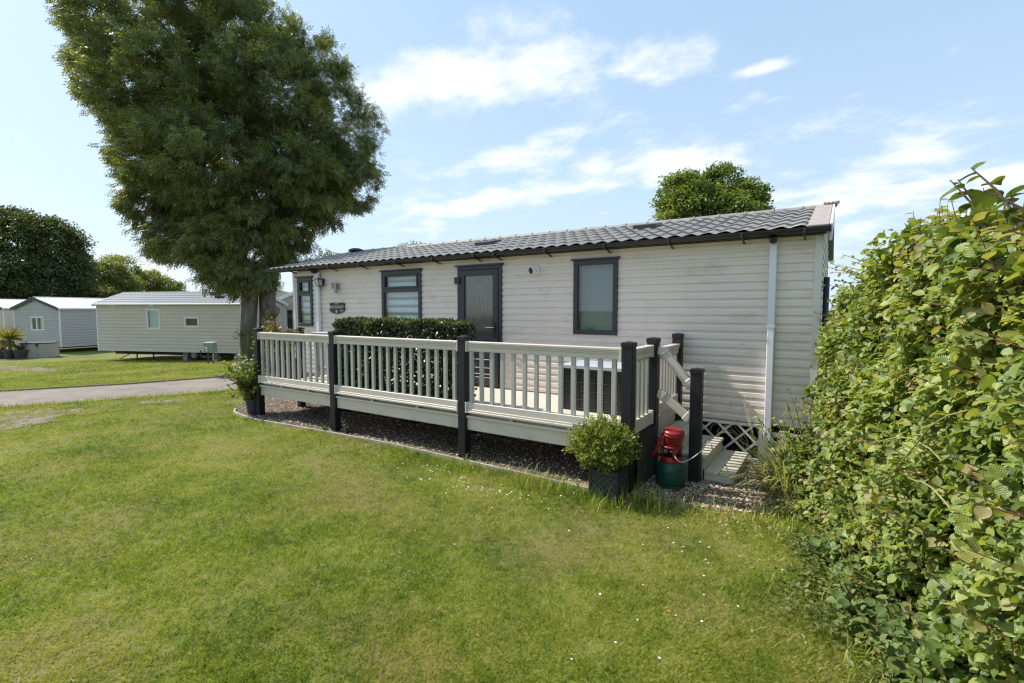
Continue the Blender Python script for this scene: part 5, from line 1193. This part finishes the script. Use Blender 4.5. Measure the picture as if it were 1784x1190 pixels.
def far_trees():
    syc = leafmat('sycamore leaf', [(.05, (.060, .095, .024)), (.4, (.125, .175, .040)), (.7, (.21, .26, .065)), (1, (.33, .35, .12))], .42, .36, .8)
    W = 21.5
    B = [(1186, 345, 46, 48, 0), (1180, 372, 46, 40, -.5), (1268, 322, 40, 42, .3), (1300, 352, 40, 38, -.3), (1235, 365, 55, 45, 0), (1310, 385, 34, 34, 0), (1265, 380, 50, 40, -.8), (1200, 320, 26, 26, .2)]
    simple_tree('sycamore_tree', 'round two-headed green tree rising behind the caravan roof', (-4.6, 21.3, 0), [px_blob(1240 + (u - 1240) * .93, v + 3, W, a * .86, b * .9, d) for u, v, a, b, d in B], 620, 70, syc, .115, .42, .28, core=.65)
    dk = leafmat('dark tree leaf', [(.05, (.026, .042, .014)), (.45, (.060, .084, .026)), (.75, (.105, .125, .040)), (1, (.17, .18, .065))], .45, .3, .35)
    B = [(45, 430, 75, 62, 0), (-40, 430, 90, 70, 1), (95, 440, 48, 55, 0), (60, 490, 90, 45, -1), (120, 480, 34, 45, 0), (-60, 500, 80, 45, 0), (20, 395, 45, 30, 0), (85, 408, 30, 28, .5)]
    simple_tree('broad_tree', 'broad dark tree behind the grey caravan at the left edge', (-54, 13, -.75), [px_blob(u, v, 40, a, b, d) for u, v, a, b, d in B], 1100, 95, dk, .17, .8, .5, bias=(-.1, 0, -.3))
    mid = leafmat('mixed tree leaf', [(.05, (.07, .10, .028)), (.45, (.15, .18, .05)), (.75, (.24, .255, .085)), (1, (.34, .33, .14))], .5, .42, .4)
    for i, (lab, u, W, bl, ncl) in enumerate((('medium green tree right of the broad dark tree on the left', 175, 46, [(180, 478, 34, 30, 0), (160, 500, 30, 30, 0), (205, 500, 30, 24, 0)], 230),
                                    ('thin airy tree with visible twigs above the oatmeal caravan', 222, 50, [(215, 468, 22, 26, 0), (232, 490, 26, 22, 0), (205, 490, 20, 20, 0)], 70),
                                    ('low pale green bushy tree above the oatmeal caravan roof', 265, 52, [(262, 492, 30, 18, 0), (290, 502, 24, 12, 0), (240, 505, 30, 15, 0)], 170),
                                    ('pale low tree between the grey and the oatmeal caravan', 150, 44, [(150, 512, 26, 16, 0), (180, 515, 26, 14, 0)], 120),
                                    ('small treetop peeping over the ridge left of the roof end', 577, 30, [(577, 448, 12, 9, 0), (570, 460, 16, 12, 0)], 26),
                                    ('pale green bush far off in the gap between caravan end and tall hedge', 1462, 40, [(1450, 550, 14, 10, 0), (1475, 546, 16, 14, 0)], 60),
                                    ('twiggy pale treetop just showing over the roof ridge', 712, 30, [(728, 428, 12, 5, 0), (700, 434, 16, 6, 0), (712, 445, 24, 12, 0)], 22))):
        c = at(u, 540, W); g = gz(c[0]); simple_tree('distant_tree', lab, (c[0], c[1], g), [px_blob(a, b, W, e, f, d) for a, b, e, f, d in bl], ncl, 80, mid, .17 if W > 40 else .10, .7 if W > 40 else .35, .25)
    # far hedgerow hill
    q = MB(); n = 60; P = []
    for i in range(n + 1):
        a = R(40 + 60 * i / n); d = 330; P.append((-math.sin(a) * d, math.cos(a) * d, 13 + 1.2 * math.sin(i * .7) + .6 * math.sin(i * 2.1)))
    vs_ = []; 
    for x, y, z in P: vs_ += [(x * .8, y * .8, -1), (x * .93, y * .93, z * .75), (x, y, z), (x * 1.3, y * 1.3, z * .6), (x * 1.6, y * 1.6, -2)]
    fs = [(5 * i + k, 5 * i + k + 1, 5 * i + k + 6, 5 * i + k + 5) for i in range(n) for k in range(4)]
    q.add(vs_, fs); tag(q.build('hill', mat('far pasture', (.075, .090, .036), .95, .3, .02), smooth=True), kind='structure')
far_trees()

# ------------------------------------------------------------------ other caravans
def park_caravan(name, label, pos, ang, Lc, D, zb, ze, zr, wallm, roofm, trimm, wins=(), gwins=(), ov=.12, pitch=.10, group='caravans across the park road', dark_verge=False, courses=6, gz_=0.0):
    r = empty(name, pos, label, 'caravan', group, rz=ang); g0 = gz_ - pos[2]
    opens = [(a + .01, b - .01, c + .01, d - .01) for a, b, c, d in wins]; w = MB(); lap_wall(w, lambda z: (.05, Lc - .05), zb, ze, pitch, opens, amp=.03)
    def gab(z): k = max(0, (z - ze) / (zr - ze) * D / 2); return (.04 + k, D - .04 - k)
    go = [(a + .01, b - .01, c + .01, d - .01) for a, b, c, d in gwins]; M0 = Matrix.Translation((0, D, 0)) @ Matrix.Rotation(R(-90), 4, 'Z'); w.M = M0; lap_wall(w, gab, zb, zr - .03, pitch, go, amp=.03)
    w.M = Matrix.Translation((Lc, 0, 0)) @ Matrix.Rotation(R(90), 4, 'Z'); lap_wall(w, gab, zb, zr - .03, pitch, (), amp=.03)
    w.M = None; w.box(.02, Lc - .02, D - .02, D, zb, ze); w.box(.03, Lc - .03, .06, D - .03, zb - .01, zb + .03)
    w.build('wall', wallm, r, local=True)
    for x in (-.01, Lc - .05):
        for a0, a1 in ((-.024, .06), (D - .06, D + .02)): t = MB(); t.box(x, x + .06, a0, a1, zb - .05, ze); t.build('corner_trim', trimm, r, local=True)
    t = MB(); t.box(.06, Lc - .06, -.02, .03, zb - .03, zb - .001); t.build('bottom_trim', trimm, r, local=True)
    s = (zr - ze) / (D / 2); rf = MB(); tiles(rf, -ov, Lc + ov, -ov, ze - s * ov + .05, D / 2, zr + .05, period=.20, courses=courses, amp=.022, step=.018, spp=6)
    rfo = rf.build('roof', roofm, r, local=True)
    b = MB(); b.add([(-ov, D / 2, zr + .05), (Lc + ov, D / 2, zr + .05), (Lc + ov, D + ov, ze - s * ov + .05), (-ov, D + ov, ze - s * ov + .05)], [(0, 1, 2, 3)])
    b.add([(-ov + .01, -ov + .01, ze - s * ov + .02), (Lc + ov - .01, -ov + .01, ze - s * ov + .02), (Lc + ov - .01, D / 2, zr + .02), (-ov + .01, D / 2, zr + .02)], [(0, 1, 2, 3)]); b.build('roof_back', roofm, rfo, local=True)
    g = MB(); g.tube([(-ov, D / 2, zr + .06), (Lc + ov, D / 2, zr + .06)], .04, 8); g.build('ridge_cap', roofm, rfo, local=True)
    vm = M['gutter'] if dark_verge else trimm
    for x in (-ov, Lc + ov):
        v = MB(); v.prism([(-ov, ze - s * ov - .08), (-ov, ze - s * ov + .09), (D / 2, zr + .09), (D + ov, ze - s * ov + .09), (D + ov, ze - s * ov - .08), (D / 2, zr - .08)], -.015, .015)
        v.v = [(x + p[1], p[0], p[2]) for p in v.v]; v.build('bargeboard', vm, rfo, local=True)
    e = MB(); e.tube([(-ov, -ov - .03, ze - s * ov + .02), (Lc + ov, -ov - .03, ze - s * ov + .02)], .045, 8); e.build('gutter', trimm, r, local=True)
    for a, b_, c, d in wins: window(r, a, b_, c, d, M['white'], None, blind='curtain' if (d - c) > .7 else 'none', fw=.06, hood=True, local=True, curtain=(.12, .95))
    for i, (a, b_, c, d) in enumerate(gwins): window(r, a, b_, c, d, M['white'], M0, blind='curtain', vsplit=a + (b_ - a) * .45, fw=.07, local=True, curtain=(.6, .95))
    u = MB(); u.box(.3, Lc - .3, .5, .62, g0 + .22, zb - .011).box(.3, Lc - .3, D - .62, D - .5, g0 + .22, zb - .011); u.box(Lc * .46, Lc * .95, .62, D - .62, g0 + .24, zb - .012)
    for k in range(6): x = .4 + (Lc - .8) * k / 5; u.box(x - .04, x + .04, .6, D - .6, zb - .11, zb - .012)
    u.build('chassis', M['chassis'], r, local=True); return r
def axle(r, x, D, g0):
    for y in (.22, D - .4):
        q = MB(); q.lathe([(.12, 0), (.25, .01), (.28, .04), (.28, .15), (.25, .18), (.12, .19)], (x, y + .19, g0 + .28), 24, axis=(0, -1, 0)); w = q.build('wheel', M['rubber'], r, smooth=True, local=True)
        q = MB(); q.lathe([(.15, 0), (.14, .012), (.09, .014), (.085, .03), (.02, .032)], (x, y + .01, g0 + .28), 20, axis=(0, -1, 0)); q.build('rim', M['concrete'], w, local=True)
def others():
    z = -.63; P2 = (-27.78, 8.39, z); A = R(21.3)
    r = park_caravan('park_caravan', 'long oatmeal clad caravan raised on wheels and jacks across the road', P2, A, 7.5, 2.8, .44, 2.49, 2.98, M['c2wall'], M['c2roof'], M['white'],
                     wins=[(2.72, 3.42, 1.40, 2.27), (4.68, 5.40, 1.50, 1.92)], pitch=.145, ov=.10, gz_=z)
    axle(r, 4.85, 2.8, 0)
    for x, k in ((1.75, 1), (2.65, 0)):
        q = MB(); q.tube([(x, .3, .44), (x, .3, .0)], .028, 8); q.box(x - .08, x + .08, .22, .38, 0, .02)
        if k: q.tube([(x - .05, .3, .40), (x - .95, .3, .02)], .018, 6)
        q.build('jack', M['chassis'], r, local=True)
    for x in (4.2, 5.75, 6.8): q = MB(); q.box(x, x + .22, .3, .75, 0, .21).box(x - .01, x + .23, .32, .73, .212, .42); q.build('block', M['concrete'], r, local=True)
    for x, y in ((5.35, 1.0), (5.95, .60)):
        s = (2.98 - 2.49) / 1.4; q = MB(); zc = 2.49 + s * y + .05; q.prism([(x - .2, zc + .01), (x + .2, zc + .01), (x + .16, zc + .10), (x - .16, zc + .10)], y - .12, y + .14); q.build('roof_vent', M['chassis'], r, local=True)
    for x in (1.0, 3.05): q = MB(); q.box(x - .12, x + .12, -.10, -.018, 2.40, 2.45); q.build('eave_vent', M['white'], r, local=True)
    q = MB(); q.tube([(5.45, -.03, .50), (5.45, -.03, .24), (5.55, -.03, .2), (6.4, -.02, .2)], .03, 8); q.build('waste_pipe', M['pot'], r, local=True)
    # meter box on posts in front of it
    c = at(366, 605, 19.6); g = gz(c[0]); zz = c[2]
    e = empty('meter_box', (c[0], c[1], g), 'grey green utility box on two thin posts in front of the oatmeal caravan', 'utility box', rz=A)
    q = MB(); q.box(-.22, .22, -.10, .12, zz - g - .20, zz - g + .17).add([(-.24, -.12, zz - g + .17), (.24, -.12, zz - g + .17), (.24, .14, zz - g + .20), (-.24, .14, zz - g + .20), (-.24, -.12, zz - g + .185), (.24, -.12, zz - g + .185), (.24, .14, zz - g + .215), (-.24, .14, zz - g + .215)], [(0, 1, 2, 3), (4, 5, 6, 7), (0, 1, 5, 4), (1, 2, 6, 5), (2, 3, 7, 6), (3, 0, 4, 7)])
    q.build('cabinet', M['elec'], e, bevel=.01, local=True)
    q = MB(); q.box(-.13, -.02, -.125, -.1005, zz - g - .06, zz - g + .02); q.box(-.09, .0, -.13, -.1005, zz - g - .15, zz - g - .09); q.build('socket', M['white'], e, local=True)
    for x in (-.10, .12): q = MB(); q.box(x - .02, x + .02, -.02, .02, 0, zz - g - .2005); q.build('post', M['pot'], e, local=True)
    q = MB(); P = [(.15, -.02, zz - g - .2), (.17, -.05, .22), (.25, -.08, .10), (.36, -.05, .13), (.46, 0, .28)]; q.tube(P, .02, 8); q.build('cable', M['yellow'], e, smooth=True, local=True)
    # grey caravan
    z = -.75; c1 = at(106, 603.5, 26.9)
    park_caravan('park_caravan', 'grey clad caravan with white roof and dark gable edge at the far left', (c1[0], c1[1], z), R(108), 8.5, 3.5, .36, 2.42, 2.98, M['c1wall'], M['c1roof'], M['white'],
                 gwins=[(1.35, 2.35, 1.22, 1.98)], dark_verge=True, pitch=.145, ov=.10, courses=1, gz_=z)
    c0 = at(9, 604, 31.5)
    park_caravan('park_caravan', 'cream caravan with white roof mostly cut off by the left edge', (c0[0], c0[1], z), R(108), 8.5, 3.5, .36, 2.45, 2.98, M['c2wall'], M['c1roof'], M['white'], dark_verge=True, pitch=.145, ov=.10, courses=1, gz_=z)
    # pale caravan behind the trunk
    lc = at(460, 600, 24); a = R(122); yd = np.array([-math.sin(a), math.cos(a), 0]); rt = lc - yd * 3.4; z = -.5
    park_caravan('park_caravan', 'pale caravan with white window seen between the tree trunk and the near caravan', (rt[0], rt[1], z), a, 8.5, 3.4, .45, 2.30, 2.95, M['c2wall'], M['c1roof'], M['white'],
                 gwins=[(.42, 2.0, 1.12, 2.17)], pitch=.145, ov=.12, courses=1, gz_=z)
    # deck box and pots by the grey caravan
    c = at(70, 613, 24.6); c[2] = gz(c[0])
    c[2] -= .1
    e = empty('garden_store', tuple(c), 'beige plastic garden storage box in front of the grey caravan', 'storage box', rz=R(58))
    q = MB(); q.box(-.60, .60, -.3, .45, .0, .80); q.build('body', M['storage'], e, bevel=.02, local=True)
    for x0, x1 in ((-.58, -.005), (.005, .58)): q = MB(); q.box(x0, x1, -.325, -.3005, .04, .77); q.build('door', M['storage'], e, bevel=.01, local=True)
    q = MB(); q.add([(-.63, -.36, .81), (.63, -.36, .81), (.63, .5, .83), (-.63, .5, .83), (-.63, -.36, .84), (.63, -.36, .84), (.63, .5, .86), (-.63, .5, .86)], [(0, 1, 2, 3), (4, 5, 6, 7), (0, 1, 5, 4), (1, 2, 6, 5), (2, 3, 7, 6), (3, 0, 4, 7)]); q.build('lid', M['frame'], e, bevel=.01, local=True)
    q = MB(); q.box(-.05, .05, -.345, -.3255, .66, .78); q.build('latch', M['black'], e, local=True)
    lmg = leafmat('pot plant leaf', [(.1, (.05, .075, .02)), (.6, (.14, .16, .04)), (.95, (.26, .22, .07))], .5, .3, 4)
    for i, (u, lab, kind) in enumerate(((17, 'spiky yellow-green cordyline palm in a dark pot', 'palm'), (3, 'pot of dull red foliage cut by the left edge', 'red'), (36, 'low yellow-green bush in a dark pot beside the beige box', 'bush'))):
        c = at(u, 611, 24.0); c[2] = gz(c[0]); pr = empty('plant_pot', tuple(c), 'dark pot holding the ' + ('spiky palm' if kind == 'palm' else 'dull red plant' if kind == 'red' else 'low yellow-green bush'), 'pot')
        q = MB(); q.lathe([(.20, 0), (.27, .36), (.29, .36), (.29, .42), (.25, .42), (.24, .38), (.01, .37)], tuple(c), 18); q.build('body', M['pot'], pr)
        if kind == 'palm':
            p = empty('cordyline', (c[0], c[1], c[2] + .38), lab, 'plant'); q = MB(); q.tube([(c[0], c[1], c[2] + .35), (c[0] + .05, c[1], c[2] + .95)], [.06, .05], 8); q.build('trunk', M['bark'], p)
            n = 110; d = unit(sph(n) + np.array([0, 0, .45])); cloud('foliage', [(0, 0, 0), (.045, .4, .01), (0, 1, -.12), (-.045, .4, .01)], DIAM_F, np.tile([c[0] + .05, c[1], c[2] + .95], (n, 1)), d, sph(n) + np.array([0, 0, 1.0]), .55 + .35 * rng.random(n), leafmat('cordyline blade', [(.1, (.12, .13, .03)), (.6, (.28, .25, .07)), (.95, (.38, .29, .11))], .5, .3, 4), p)
        else:
            st = rstems(18, (c[0], c[1], c[2] + .38), .42, .38); mm = lmg if kind == 'bush' else leafmat('dull red leaf', [(.1, (.10, .05, .03)), (.6, (.19, .10, .06)), (.95, (.25, .19, .08))], .5, .2, 4)
            shrub('pot_plant', lab, 'plant', (c[0], c[1], c[2] + .38), st, 10, .12, mm, stemr=.008)
others()
